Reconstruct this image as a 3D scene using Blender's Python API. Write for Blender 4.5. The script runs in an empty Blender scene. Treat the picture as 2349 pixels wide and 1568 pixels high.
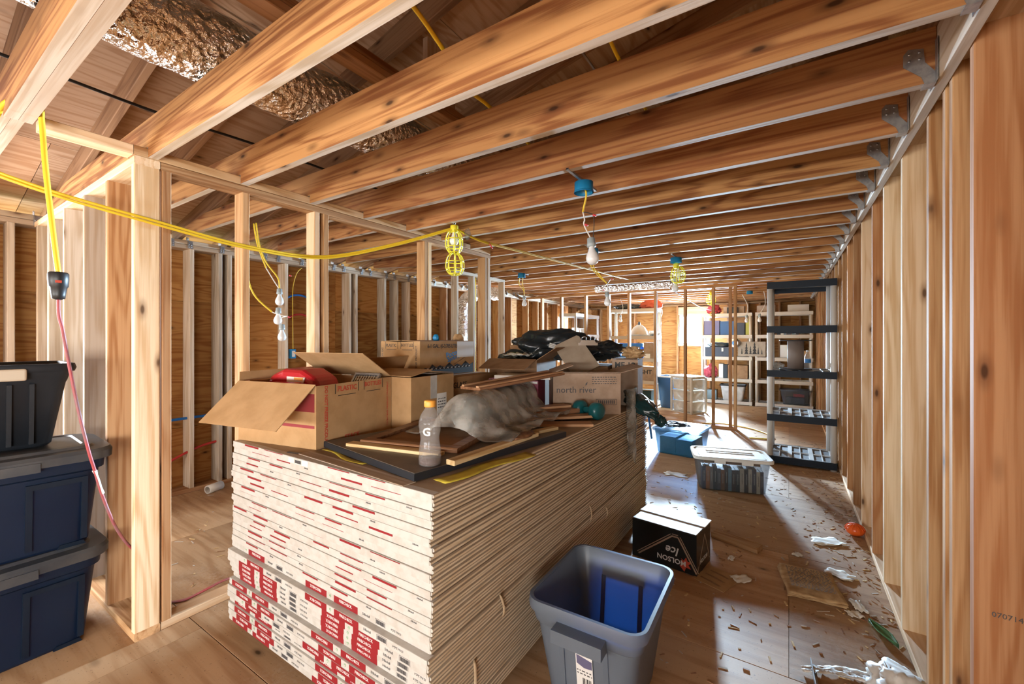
import bpy, bmesh, math, random
from mathutils import Vector, Matrix, noise

# ---------------------------------------------------------------- camera, sky, lights
sc = bpy.context.scene
C = sc.collection
PI = math.pi
cam_d = bpy.data.cameras.new('camera')
cam_d.sensor_width = 36.0
cam_d.lens = 974.0 / 2349.0 * 36.0
cam_d.shift_y = -6.0 / 2349.0
cam_d.clip_start = 0.02
cam = bpy.data.objects.new('camera', cam_d)
C.objects.link(cam)
cam.location = (0, 0, 1.5)
cam.rotation_euler = (PI / 2, 0, math.radians(33.10))
sc.camera = cam

world = bpy.data.worlds.new('sky')
sc.world = world
world.use_nodes = True
wb = world.node_tree.nodes['Background']
wb.inputs['Color'].default_value = (0.80, 0.90, 1.0, 1)
wb.inputs['Strength'].default_value = 6.0


def area(name, loc, rot, sx, sy, power, col):
    d = bpy.data.lights.new(name, 'AREA')
    d.shape = 'RECTANGLE'
    d.size = sx
    d.size_y = sy
    d.energy = power
    d.color = col
    o = bpy.data.objects.new(name, d)
    C.objects.link(o)
    o.location = loc
    o.rotation_euler = rot
    return o


# daylight entering at the window openings; the right one is an added fill
fw = area('daylight_far_window', (-2.06, 12.02, 1.56), (-PI / 2 + 0.22, 0, 0), 0.70, 0.38, 1900, (0.55, 0.78, 1.0))
fw.data.spread = math.radians(115)
area('daylight_back_window', (-1.9, -4.20, 1.17), (PI / 2, 0, 0), 3.4, 0.55, 150, (1.0, 0.95, 0.88))
area('daylight_left_window', (-5.25, -0.38, 1.40), (0, -PI / 2, 0), 1.6, 1.5, 150, (0.97, 0.98, 1.0))
area('fill_right_added', (0.78, -2.05, 1.17), (0, PI / 2, 0), 0.55, 2.3, 140, (1.0, 0.97, 0.92))  # added fill for faces turned to the right, no known source there
area('daylight_side_window', (-5.25, 5.95, 1.45), (0, -PI / 2, 0), 1.2, 0.5, 90, (0.85, 0.92, 1.0))
area('daylight_shelf_window', (-5.25, 9.98, 1.45), (0, -PI / 2, 0), 1.2, 0.6, 100, (0.85, 0.92, 1.0))

sc.view_settings.view_transform = 'Standard'
sc.view_settings.look = 'None'
sc.view_settings.gamma = 1.0
sc.view_settings.use_curve_mapping = False
sc.view_settings.exposure = 0.94
try:
    sc.cycles.use_denoising = True
    sc.cycles.max_bounces = 6
    sc.cycles.diffuse_bounces = 4
    sc.cycles.glossy_bounces = 2
    sc.cycles.adaptive_threshold = 0.07
    sc.cycles.transparent_max_bounces = 8
    sc.cycles.sample_clamp_indirect = 6.0
    sc.cycles.caustics_reflective = False
    sc.cycles.caustics_refractive = False
except Exception:
    pass

# ---------------------------------------------------------------- materials
M = {}


def newmat(name):
    m = bpy.data.materials.new(name)
    m.use_nodes = True
    nt = m.node_tree
    for n in list(nt.nodes):
        nt.nodes.remove(n)
    out = nt.nodes.new('ShaderNodeOutputMaterial')
    bs = nt.nodes.new('ShaderNodeBsdfPrincipled')
    nt.links.new(bs.outputs[0], out.inputs[0])
    M[name] = m
    return m, nt, bs


def node(nt, typ, **kw):
    n = nt.nodes.new(typ)
    for k, v in kw.items():
        if k in n.inputs:
            n.inputs[k].default_value = v
        else:
            setattr(n, k, v)
    return n


def mth(nt, op, a, b=None, c=None):
    n = nt.nodes.new('ShaderNodeMath')
    n.operation = op
    for i, v in enumerate((a, b, c)):
        if v is None:
            continue
        if isinstance(v, (int, float)):
            n.inputs[i].default_value = v
        else:
            nt.links.new(v, n.inputs[i])
    return n.outputs[0]


def mixc(nt, fac, a, b, mode='MIX'):
    n = nt.nodes.new('ShaderNodeMix')
    n.data_type = 'RGBA'
    n.blend_type = mode
    for sock, v in ((n.inputs[0], fac), (n.inputs[6], a), (n.inputs[7], b)):
        if isinstance(v, (int, float)):
            sock.default_value = v
        elif isinstance(v, tuple):
            sock.default_value = (*v, 1) if len(v) == 3 else v
        else:
            nt.links.new(v, sock)
    return n.outputs[2]


def smooth(nt, v, a, b):
    n = nt.nodes.new('ShaderNodeMapRange')
    n.interpolation_type = 'SMOOTHSTEP'
    nt.links.new(v, n.inputs[0])
    n.inputs[1].default_value = a
    n.inputs[2].default_value = b
    n.inputs[3].default_value = 0
    n.inputs[4].default_value = 1
    return n.outputs[0]


def coords(nt, scale, jitter=17.0):
    tc = nt.nodes.new('ShaderNodeTexCoord')
    oi = nt.nodes.new('ShaderNodeObjectInfo')
    off = nt.nodes.new('ShaderNodeCombineXYZ')
    for i, k in enumerate((1.0, 1.7, 2.9)):
        nt.links.new(mth(nt, 'MULTIPLY', oi.outputs['Random'], jitter * k), off.inputs[i])
    mp = nt.nodes.new('ShaderNodeVectorMath')
    mp.operation = 'MULTIPLY_ADD'
    nt.links.new(tc.outputs['Object'], mp.inputs[0])
    mp.inputs[1].default_value = scale
    nt.links.new(off.outputs[0], mp.inputs[2])
    return mp.outputs[0], oi.outputs['Random']


def wood(name, light, mid, dark, ring=11.0, gr=(0.55, 6.5, 6.5), knots=1.0, rough=0.78, alt=None, altamt=0.75, fine=1.0, knot_scale=(2.6, 7.5, 7.5)):
    m, nt, bs = newmat(name)
    v, rnd = coords(nt, gr)
    n1 = node(nt, 'ShaderNodeTexNoise', Scale=1.0, Detail=1.5, Roughness=0.5, Distortion=0.25)
    nt.links.new(v, n1.inputs['Vector'])
    rings = mth(nt, 'SINE', mth(nt, 'MULTIPLY', n1.outputs[0], ring * 6.28))
    rings = mth(nt, 'MULTIPLY_ADD', rings, 0.5, 0.5)
    v2, _ = coords(nt, (1.6, 60 * fine, 60 * fine), 9.0)
    n2 = node(nt, 'ShaderNodeTexNoise', Scale=1.0, Detail=3.0, Roughness=0.6)
    nt.links.new(v2, n2.inputs['Vector'])
    v4, _ = coords(nt, (0.7, 3.0, 3.0), 5.0)
    n4 = node(nt, 'ShaderNodeTexNoise', Scale=1.0, Detail=2.0)
    nt.links.new(v4, n4.inputs['Vector'])
    rings = mth(nt, 'POWER', rings, 1.8)
    f = mth(nt, 'ADD', mth(nt, 'MULTIPLY', rings, 0.50), mth(nt, 'MULTIPLY', smooth(nt, n2.outputs[0], 0.35, 0.7), 0.55))
    f = mth(nt, 'ADD', f, mth(nt, 'MULTIPLY', mth(nt, 'SUBTRACT', n4.outputs[0], 0.5), 0.7))
    col = mixc(nt, smooth(nt, f, 0.10, 0.92), light, mid)
    if alt:
        r2 = mth(nt, 'FRACT', mth(nt, 'MULTIPLY', rnd, 7.31))
        col = mixc(nt, mth(nt, 'MULTIPLY', r2, altamt), col, mixc(nt, 0.55, col, alt))
    r3 = mth(nt, 'MULTIPLY_ADD', mth(nt, 'FRACT', mth(nt, 'MULTIPLY', rnd, 23.7)), 0.42, 0.72)
    hs = node(nt, 'ShaderNodeHueSaturation')
    nt.links.new(col, hs.inputs['Color'])
    nt.links.new(r3, hs.inputs['Value'])
    col = hs.outputs[0]
    if knots:
        v3, _ = coords(nt, knot_scale, 31.0)
        vo = node(nt, 'ShaderNodeTexVoronoi', Scale=1.0)
        nt.links.new(v3, vo.inputs['Vector'])
        k = smooth(nt, vo.outputs['Distance'], 0.20 * knots, 0.05 * knots)
        k2 = smooth(nt, vo.outputs['Distance'], 0.085 * knots, 0.035 * knots)
        col = mixc(nt, mth(nt, 'MULTIPLY', k, 0.55), col, dark)
        col = mixc(nt, mth(nt, 'MULTIPLY', k2, 0.8), col, tuple(c * 0.35 for c in dark))
    nt.links.new(col, bs.inputs['Base Color'])
    bs.inputs['Roughness'].default_value = rough
    bs.inputs['Specular IOR Level'].default_value = 0.2
    bp = node(nt, 'ShaderNodeBump', Strength=0.18, Distance=0.002)
    nt.links.new(f, bp.inputs['Height'])
    nt.links.new(bp.outputs[0], bs.inputs['Normal'])
    return m


def plain(name, col, rough=0.5, metal=0.0, var=0.0, scale=6.0, col2=None, bump=0.0, bscale=60.0, spec=0.5, alpha=None, jitter=7.0, amt=1.0):
    m, nt, bs = newmat(name)
    bs.inputs['Roughness'].default_value = rough
    bs.inputs['Metallic'].default_value = metal
    bs.inputs['Specular IOR Level'].default_value = spec
    if col2 is not None or var:
        v, rnd = coords(nt, (scale, scale, scale), jitter)
        n = node(nt, 'ShaderNodeTexNoise', Scale=1.0, Detail=4.0, Roughness=0.6)
        nt.links.new(v, n.inputs['Vector'])
        c2 = col2 or tuple(c * (1 - var) for c in col)
        c = mixc(nt, mth(nt, 'MULTIPLY', smooth(nt, n.outputs[0], 0.35, 0.7), amt), col, c2)
        nt.links.new(c, bs.inputs['Base Color'])
    else:
        bs.inputs['Base Color'].default_value = (*col, 1)
    if bump:
        v, rnd = coords(nt, (bscale, bscale, bscale), 3.0)
        n = node(nt, 'ShaderNodeTexNoise', Scale=1.0, Detail=3.0)
        nt.links.new(v, n.inputs['Vector'])
        bp = node(nt, 'ShaderNodeBump', Strength=bump, Distance=0.004)
        nt.links.new(n.outputs[0], bp.inputs['Height'])
        nt.links.new(bp.outputs[0], bs.inputs['Normal'])
    return m


def clearmat(name, col, clear=0.6, rough=0.15, cloud=0.0):
    """thin see-through plastic or glass: part transparent, part surface"""
    m, nt, bs = newmat(name)
    bs.inputs['Base Color'].default_value = (*col, 1)
    bs.inputs['Roughness'].default_value = rough
    tr = nt.nodes.new('ShaderNodeBsdfTransparent')
    tr.inputs[0].default_value = (*[min(1, c * 0.4 + 0.6) for c in col], 1)
    mx = nt.nodes.new('ShaderNodeMixShader')
    out = [n for n in nt.nodes if n.type == 'OUTPUT_MATERIAL'][0]
    nt.links.new(bs.outputs[0], mx.inputs[1])
    nt.links.new(tr.outputs[0], mx.inputs[2])
    nt.links.new(mx.outputs[0], out.inputs[0])
    if cloud:
        v, _ = coords(nt, (9, 9, 9), 5.0)
        n = node(nt, 'ShaderNodeTexNoise', Scale=1.0, Detail=4.0)
        nt.links.new(v, n.inputs['Vector'])
        nt.links.new(mth(nt, 'MULTIPLY_ADD', smooth(nt, n.outputs[0], 0.3, 0.7), cloud, clear - cloud * 0.5), mx.inputs[0])
    else:
        mx.inputs[0].default_value = clear
    return m


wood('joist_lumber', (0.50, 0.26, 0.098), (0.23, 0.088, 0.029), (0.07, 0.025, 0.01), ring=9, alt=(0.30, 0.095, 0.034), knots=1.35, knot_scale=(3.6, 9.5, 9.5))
wood('stud_lumber', (0.56, 0.34, 0.165), (0.36, 0.175, 0.066), (0.12, 0.045, 0.018), ring=9, alt=(0.26, 0.085, 0.035), altamt=0.9)
wood('pale_lumber', (0.80, 0.62, 0.41), (0.62, 0.41, 0.22), (0.20, 0.09, 0.035), ring=8, alt=(0.56, 0.29, 0.14), altamt=0.8)
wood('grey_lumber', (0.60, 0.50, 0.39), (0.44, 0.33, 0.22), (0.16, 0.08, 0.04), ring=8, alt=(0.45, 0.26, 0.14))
wood('rafter_lumber', (0.36, 0.19, 0.09), (0.20, 0.085, 0.032), (0.10, 0.035, 0.014), ring=8, alt=(0.50, 0.33, 0.21))
wood('wall_plywood', (0.46, 0.235, 0.075), (0.29, 0.115, 0.028), (0.07, 0.03, 0.012), ring=16, gr=(0.8, 5.0, 5.0), knots=1.0, alt=(0.33, 0.13, 0.035), fine=0.6, knot_scale=(3.5, 7.5, 7.5))
wood('roof_plywood', (0.66, 0.46, 0.31), (0.47, 0.28, 0.16), (0.09, 0.04, 0.016), ring=12, gr=(0.7, 4.0, 4.0), knots=0.9, alt=(0.44, 0.21, 0.09), fine=0.6, knot_scale=(3.2, 6.5, 6.5))
wood('floor_plywood', (0.50, 0.31, 0.165), (0.36, 0.195, 0.09), (0.09, 0.045, 0.02), ring=7, gr=(0.55, 3.2, 3.2), knots=0.75, alt=(0.34, 0.17, 0.075), altamt=0.6, rough=0.55, fine=0.45, knot_scale=(2.4, 5.0, 5.0))
wood('stick_wood', (0.62, 0.46, 0.25), (0.46, 0.29, 0.12), (0.15, 0.07, 0.03), ring=8, knots=0)
wood('brown_trim', (0.30, 0.15, 0.075), (0.20, 0.09, 0.04), (0.06, 0.02, 0.01), ring=7, knots=0, rough=0.4)
wood('tan_molding', (0.52, 0.31, 0.17), (0.40, 0.21, 0.10), (0.1, 0.05, 0.02), ring=7, knots=0, rough=0.45)
plain('cardboard', (0.44, 0.265, 0.125), 0.8, col2=(0.37, 0.215, 0.095), scale=9, spec=0.15)
plain('cardboard_dark', (0.29, 0.165, 0.085), 0.8, col2=(0.22, 0.12, 0.06), scale=9, spec=0.15)
plain('cardboard_grey', (0.40, 0.29, 0.21), 0.8, col2=(0.32, 0.22, 0.15), scale=9, spec=0.15)
plain('gypsum_end', (0.50, 0.465, 0.40), 0.75, col2=(0.42, 0.38, 0.32), scale=14, spec=0.2)
plain('gypsum_edge', (0.62, 0.50, 0.34), 0.7, col2=(0.47, 0.33, 0.19), scale=7, spec=0.2, amt=0.75)
plain('gypsum_top', (0.38, 0.30, 0.21), 0.7, col2=(0.30, 0.22, 0.145), scale=4, spec=0.25)
plain('tape_white', (0.50, 0.475, 0.43), 0.6, col2=(0.42, 0.385, 0.335), scale=20, spec=0.3)
plain('label_red', (0.24, 0.014, 0.018), 0.5, spec=0.3)
plain('label_white', (0.66, 0.64, 0.60), 0.5)
plain('label_green', (0.05, 0.32, 0.07), 0.5)
plain('ink_black', (0.02, 0.018, 0.016), 0.6)
plain('ink_grey', (0.075, 0.07, 0.07), 0.6)
plain('ink_red', (0.48, 0.06, 0.03), 0.6)
plain('ink_maroon', (0.26, 0.03, 0.035), 0.6)
plain('ink_blue', (0.02, 0.16, 0.40), 0.5)
plain('paper_white', (0.78, 0.75, 0.68), 0.6, col2=(0.65, 0.60, 0.52), scale=8)
plain('newsprint', (0.52, 0.35, 0.18), 0.8, col2=(0.33, 0.19, 0.085), scale=16, spec=0.1)
plain('yellow_paper', (0.62, 0.50, 0.05), 0.6, col2=(0.45, 0.33, 0.04), scale=14)
plain('black_board', (0.14, 0.105, 0.075), 0.55, col2=(0.07, 0.055, 0.045), scale=5)
plain('black_edge', (0.012, 0.014, 0.018), 0.45)
plain('black_plastic', (0.008, 0.010, 0.013), 0.42, col2=(0.013, 0.016, 0.02), scale=3, spec=0.35)
plain('blue_plastic', (0.0035, 0.0095, 0.020), 0.40, col2=(0.006, 0.014, 0.027), scale=3, spec=0.35)
plain('lid_plastic', (0.030, 0.034, 0.040), 0.38, col2=(0.055, 0.055, 0.055), scale=5)
plain('tan_plastic', (0.42, 0.35, 0.26), 0.5)
plain('grey_tote_plastic', (0.125, 0.145, 0.165), 0.36, col2=(0.145, 0.165, 0.185), scale=3)
plain('shelf_white', (0.55, 0.53, 0.50), 0.45)
plain('shelf_beige', (0.50, 0.42, 0.33), 0.5)
plain('shelf_grey', (0.17, 0.175, 0.185), 0.5)
plain('shelf_navy', (0.002, 0.008, 0.018), 0.5, spec=0.25)
plain('galvanized', (0.42, 0.42, 0.42), 0.38, metal=0.8, col2=(0.30, 0.30, 0.31), scale=40)
plain('steel', (0.6, 0.6, 0.6), 0.25, metal=1.0)
plain('cable_yellow', (0.72, 0.50, 0.025), 0.42)
plain('cage_yellow', (0.78, 0.70, 0.04), 0.4)
plain('cable_black', (0.012, 0.012, 0.013), 0.45)
plain('cable_white', (0.72, 0.70, 0.66), 0.5)
plain('cable_red', (0.34, 0.055, 0.06), 0.5, col2=(0.23, 0.12, 0.13), scale=9)
plain('wire_nut_red', (0.55, 0.05, 0.06), 0.45)
plain('box_blue', (0.012, 0.20, 0.42), 0.4)
plain('bulb_white', (0.78, 0.80, 0.82), 0.12)
plain('socket_grey', (0.36, 0.42, 0.44), 0.45)
plain('pipe_blue', (0.01, 0.13, 0.45), 0.4)
plain('pipe_red', (0.42, 0.03, 0.03), 0.4)
plain('pvc_white', (0.68, 0.64, 0.58), 0.45)
plain('red_plastic', (0.42, 0.012, 0.018), 0.3)
plain('teal_vinyl', (0.004, 0.075, 0.085), 0.3, col2=(0.006, 0.10, 0.11), scale=9)
plain('orange_plastic', (0.78, 0.12, 0.015), 0.35)
plain('cap_orange', (0.75, 0.34, 0.05), 0.45)
plain('green_plastic', (0.12, 0.30, 0.15), 0.35)
plain('masonite', (0.34, 0.265, 0.19), 0.5, col2=(0.29, 0.22, 0.155), scale=12)
plain('bag_black', (0.011, 0.016, 0.019), 0.26, spec=0.6)
plain('bag_teal', (0.008, 0.035, 0.038), 0.22, spec=0.6)
plain('book_spine_dark', (0.03, 0.035, 0.055), 0.5)
plain('book_pages', (0.62, 0.56, 0.46), 0.7)
plain('magenta_print', (0.22, 0.012, 0.05), 0.45)
plain('concrete_chip', (0.42, 0.34, 0.26), 0.8)
plain('brown_core', (0.17, 0.125, 0.10), 0.6)
plain('olive', (0.30, 0.28, 0.05), 0.6)
plain('navy_box', (0.035, 0.04, 0.055), 0.5)
plain('violet_box', (0.11, 0.10, 0.17), 0.5)
plain('red_cloth', (0.36, 0.04, 0.06), 0.7, bump=0.4, bscale=25)
plain('blue_bin', (0.02, 0.075, 0.17), 0.4)
plain('crate_blue', (0.02, 0.17, 0.50), 0.4)
plain('rust_cloth', (0.45, 0.09, 0.05), 0.8)
plain('skin_fan', (0.55, 0.42, 0.30), 0.6)
plain('outdoor_ground', (0.12, 0.16, 0.07), 0.9, col2=(0.22, 0.20, 0.12), scale=0.6)
clearmat('window_glass', (0.95, 0.97, 1.0), 0.94, 0.02)
clearmat('clear_plastic', (0.40, 0.42, 0.45), 0.90, 0.12, cloud=0.06)
clearmat('clear_blue', (0.06, 0.24, 0.42), 0.70, 0.2)
clearmat('frosted_plastic', (0.66, 0.63, 0.58), 0.30, 0.3, cloud=0.2)
clearmat('poly_sheet', (0.60, 0.57, 0.51), 0.66, 0.13, cloud=0.45)
clearmat('bottle_clear', (0.62, 0.60, 0.57), 0.82, 0.06)
clearmat('drink_dark', (0.10, 0.03, 0.02), 0.25, 0.1)


def foil():
    m, nt, bs = newmat('foil')
    bs.inputs['Metallic'].default_value = 1.0
    bs.inputs['Base Color'].default_value = (0.95, 0.93, 0.90, 1)
    bs.inputs['Roughness'].default_value = 0.24
    v, _ = coords(nt, (32, 32, 32), 3.0)
    vo = node(nt, 'ShaderNodeTexVoronoi', Scale=1.0)
    vo.feature = 'SMOOTH_F1'
    nt.links.new(v, vo.inputs['Vector'])
    n = node(nt, 'ShaderNodeTexNoise', Scale=1.4, Detail=3.0)
    nt.links.new(v, n.inputs['Vector'])
    bp = node(nt, 'ShaderNodeBump', Strength=1.0, Distance=0.035)
    nt.links.new(mth(nt, 'ADD', vo.outputs[0], n.outputs[0]), bp.inputs['Height'])
    nt.links.new(bp.outputs[0], bs.inputs['Normal'])


foil()


def translucent(name, col, amt):
    """thin moulded plastic that glows where light falls on its far side"""
    nt = M[name].node_tree
    bs = [n for n in nt.nodes if n.type == 'BSDF_PRINCIPLED'][0]
    out = [n for n in nt.nodes if n.type == 'OUTPUT_MATERIAL'][0]
    tr = nt.nodes.new('ShaderNodeBsdfTranslucent')
    tr.inputs[0].default_value = (*col, 1)
    mx = nt.nodes.new('ShaderNodeMixShader')
    mx.inputs[0].default_value = amt
    nt.links.new(bs.outputs[0], mx.inputs[1])
    nt.links.new(tr.outputs[0], mx.inputs[2])
    nt.links.new(mx.outputs[0], out.inputs[0])


translucent('grey_tote_plastic', (0.14, 0.45, 0.90), 0.24)
translucent('blue_plastic', (0.02, 0.16, 0.5), 0.15)


def dusty_floor():
    """subfloor plywood with gypsum dust lying over it"""
    m = M['floor_plywood']
    nt = m.node_tree
    bs = [n for n in nt.nodes if n.type == 'BSDF_PRINCIPLED'][0]
    col = bs.inputs['Base Color'].links[0].from_socket
    ge = nt.nodes.new('ShaderNodeNewGeometry')
    n = node(nt, 'ShaderNodeTexNoise', Scale=1.1, Detail=7.0, Roughness=0.68)
    nt.links.new(ge.outputs['Position'], n.inputs['Vector'])
    n2 = node(nt, 'ShaderNodeTexNoise', Scale=42.0, Detail=3.0, Roughness=0.7)
    nt.links.new(ge.outputs['Position'], n2.inputs['Vector'])
    f = mth(nt, 'MULTIPLY', smooth(nt, n.outputs[0], 0.42, 0.72), smooth(nt, n2.outputs[0], 0.42, 0.68))
    c = mixc(nt, mth(nt, 'MULTIPLY', f, 0.38), col, (0.52, 0.44, 0.36))
    n3 = node(nt, 'ShaderNodeTexNoise', Scale=90.0, Detail=2.0)
    nt.links.new(ge.outputs['Position'], n3.inputs['Vector'])
    c = mixc(nt, mth(nt, 'MULTIPLY', smooth(nt, n3.outputs[0], 0.66, 0.72), 0.6), c, (0.07, 0.035, 0.018))
    nt.links.new(c, bs.inputs['Base Color'])


dusty_floor()

# ---------------------------------------------------------------- helpers
def link(o, parent=None):
    C.objects.link(o)
    if parent is not None:
        o.parent = parent
    return o


def tag(o, label=None, cat=None, group=None, kind=None):
    if label:
        o['label'] = label
    if cat:
        o['category'] = cat
    if group:
        o['group'] = group
    if kind:
        o['kind'] = kind
    return o


def thing(name, label, cat, loc=(0, 0, 0), rz=0.0, group=None):
    o = bpy.data.objects.new(name, None)
    o.empty_display_size = 0.05
    link(o)
    o.location = loc
    o.rotation_euler = (0, 0, rz)
    return tag(o, label, cat, group)


class MB:
    """collects shapes, then links them as one mesh object"""

    def __init__(self):
        self.v, self.f, self.mi, self.sm = [], [], [], []

    def add(self, vs, fs, mi=0, smooth=False, mat=None):
        b = len(self.v)
        if mat is not None:
            vs = [mat @ Vector(p) for p in vs]
        self.v += [tuple(p) for p in vs]
        for f in fs:
            self.f.append([b + i for i in f])
            self.mi.append(mi)
            self.sm.append(smooth)
        return self

    def box(self, x0, x1, y0, y1, z0, z1, mi=0, mat=None):
        vs = [(x, y, z) for z in (z0, z1) for y in (y0, y1) for x in (x0, x1)]
        fs = [(0, 2, 3, 1), (4, 5, 7, 6), (0, 1, 5, 4), (2, 6, 7, 3), (0, 4, 6, 2), (1, 3, 7, 5)]
        return self.add(vs, fs, mi, False, mat)

    def cbox(self, x0, x1, y0, y1, z0, z1, c=0.004, mi=0, mat=None):
        """box with its edges eased along x"""
        pr = [(y0 + c, z0), (y1 - c, z0), (y1, z0 + c), (y1, z1 - c), (y1 - c, z1), (y0 + c, z1), (y0, z1 - c), (y0, z0 + c)]
        vs = [(x0, a, b) for a, b in pr] + [(x1, a, b) for a, b in pr]
        fs = [tuple(reversed(range(8))), tuple(range(8, 16))]
        fs += [(i, (i + 1) % 8, 8 + (i + 1) % 8, 8 + i) for i in range(8)]
        fs[0] = tuple(range(7, -1, -1))
        return self.add(vs, fs, mi, False, mat)

    def prism(self, pts, h0, h1, mi=0, mat=None, axis='z'):
        n = len(pts)
        if axis == 'z':
            lo = [(a, b, h0) for a, b in pts]
            hi = [(a, b, h1) for a, b in pts]
        elif axis == 'y':
            lo = [(a, h0, b) for a, b in pts]
            hi = [(a, h1, b) for a, b in pts]
        else:
            lo = [(h0, a, b) for a, b in pts]
            hi = [(h1, a, b) for a, b in pts]
        fs = [tuple(range(n - 1, -1, -1)), tuple(range(n, 2 * n))]
        fs += [(i, (i + 1) % n, n + (i + 1) % n, n + i) for i in range(n)]
        return self.add(lo + hi, fs, mi, False, mat)

    def lathe(self, prof, n=20, mi=0, mat=None, smooth=True, cap=True):
        vs, fs = [], []
        for r, z in prof:
            for i in range(n):
                a = 2 * PI * i / n
                vs.append((r * math.cos(a), r * math.sin(a), z))
        for k in range(len(prof) - 1):
            for i in range(n):
                j = (i + 1) % n
                fs.append((k * n + i, k * n + j, (k + 1) * n + j, (k + 1) * n + i))
        if cap:
            fs.append(tuple(range(n - 1, -1, -1)))
            fs.append(tuple(range((len(prof) - 1) * n, len(prof) * n)))
        return self.add(vs, fs, mi, smooth, mat)

    def tube(self, pts, r, n=8, mi=0, mat=None, sub=4, closed=False):
        pts = [Vector(p) for p in pts]
        if sub > 1 and len(pts) > 2:
            pts = catmull(pts, sub, closed)
        rings, up = [], None
        N = len(pts)
        for i, p in enumerate(pts):
            if closed:
                d = pts[(i + 1) % N] - pts[i - 1]
            else:
                d = pts[min(i + 1, N - 1)] - pts[max(i - 1, 0)]
            d = d.normalized() if d.length > 1e-9 else Vector((0, 0, 1))
            if up is None:
                up = d.orthogonal().normalized()
            up = (up - d * up.dot(d))
            up = up.normalized() if up.length > 1e-6 else d.orthogonal().normalized()
            s = d.cross(up)
            rr = r(i / max(1, N - 1)) if callable(r) else r
            rings.append([p + (up * math.cos(2 * PI * k / n) + s * math.sin(2 * PI * k / n)) * rr for k in range(n)])
        vs = [q for ring in rings for q in ring]
        fs = []
        for i in range(N if closed else N - 1):
            a, b = i * n, ((i + 1) % N) * n
            for k in range(n):
                j = (k + 1) % n
                fs.append((a + k, a + j, b + j, b + k))
        if not closed:
            fs.append(tuple(range(n - 1, -1, -1)))
            fs.append(tuple(range((N - 1) * n, N * n)))
        return self.add(vs, fs, mi, True, mat)

    def mesh(self, name, mats):
        me = bpy.data.meshes.new(name)
        me.from_pydata(self.v, [], self.f)
        for m in (mats if isinstance(mats, (list, tuple)) else [mats]):
            me.materials.append(M[m])
        me.polygons.foreach_set('material_index', self.mi)
        me.polygons.foreach_set('use_smooth', self.sm)
        me.update()
        bm = bmesh.new()
        bm.from_mesh(me)
        bmesh.ops.recalc_face_normals(bm, faces=bm.faces)
        bm.to_mesh(me)
        bm.free()
        return me

    def build(self, name, mats, parent=None, loc=(0, 0, 0), rot=(0, 0, 0)):
        o = bpy.data.objects.new(name, self.mesh(name, mats))
        link(o, parent)
        o.location = loc
        o.rotation_euler = rot
        return o


def catmull(p, sub, closed=False):
    out, n = [], len(p)
    rng = range(n) if closed else range(n - 1)
    for i in rng:
        if closed:
            a, b, c, d = p[i - 1], p[i], p[(i + 1) % n], p[(i + 2) % n]
        else:
            a, b, c, d = p[max(i - 1, 0)], p[i], p[i + 1], p[min(i + 2, n - 1)]
        for k in range(sub):
            t = k / sub
            out.append(0.5 * ((2 * b) + (c - a) * t + (2 * a - 5 * b + 4 * c - d) * t * t + (3 * b - a - 3 * c + d) * t ** 3))
    if not closed:
        out.append(p[-1])
    return out


def inst(name, me, parent=None, mw=None):
    o = bpy.data.objects.new(name, me)
    link(o, parent)
    if mw is not None:
        o.matrix_local = mw
    return o


def fr(o, x, y, z=None):
    """matrix with origin o and axes x, y (z = x cross y)"""
    x = Vector(x).normalized()
    y = Vector(y)
    y = (y - x * x.dot(y)).normalized()
    z = x.cross(y)
    m = Matrix((x, y, z)).transposed().to_4x4()
    m.translation = Vector(o)
    return m


BC = {}


def brd(name, parent, x0, x1, y0, y1, z0, z1, mat, axis, c=0.004):
    """one piece of lumber or sheet: length on its own local x axis"""
    dx, dy, dz = x1 - x0, y1 - y0, z1 - z0
    d = {'x': (dx, dy, dz), 'y': (dy, dx, dz), 'z': (dz, dy, dx)}[axis]
    d = tuple(round(a, 4) for a in d)
    k = (d, mat, c)
    if k not in BC:
        BC[k] = MB().cbox(-d[0] / 2, d[0] / 2, -d[1] / 2, d[1] / 2, -d[2] / 2, d[2] / 2, c).mesh(name, mat)
    o = inst(name, BC[k], parent)
    o.location = ((x0 + x1) / 2, (y0 + y1) / 2, (z0 + z1) / 2)
    o.rotation_euler = {'x': (0, 0, 0), 'y': (0, 0, PI / 2), 'z': (0, -PI / 2, 0)}[axis]
    return o


TC = {}


def text_mesh(s, size, mat, bold=0.0, align='CENTER', spacing=1.0, shear=0.0):
    k = (s, size, mat, bold, align, spacing, shear)
    if k in TC:
        return TC[k]
    cu = bpy.data.curves.new('lettering', 'FONT')
    cu.body = s
    cu.size = size
    cu.align_x = align
    cu.align_y = 'CENTER'
    cu.offset = bold * size
    cu.extrude = 0.0004
    cu.space_character = spacing
    cu.shear = shear
    cu.resolution_u = 2
    o = bpy.data.objects.new('lettering', cu)
    C.objects.link(o)
    dg = bpy.context.evaluated_depsgraph_get()
    me = bpy.data.meshes.new_from_object(o.evaluated_get(dg))
    bpy.data.objects.remove(o)
    me.materials.clear()
    me.materials.append(M[mat])
    TC[k] = me
    return me


def text(s, size, mat, parent, o, x, y, bold=0.0, align='CENTER', spacing=1.0, shear=0.0, name='lettering'):
    return inst(name, text_mesh(s, size, mat, bold, align, spacing, shear), parent, fr(o, x, y))


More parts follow.
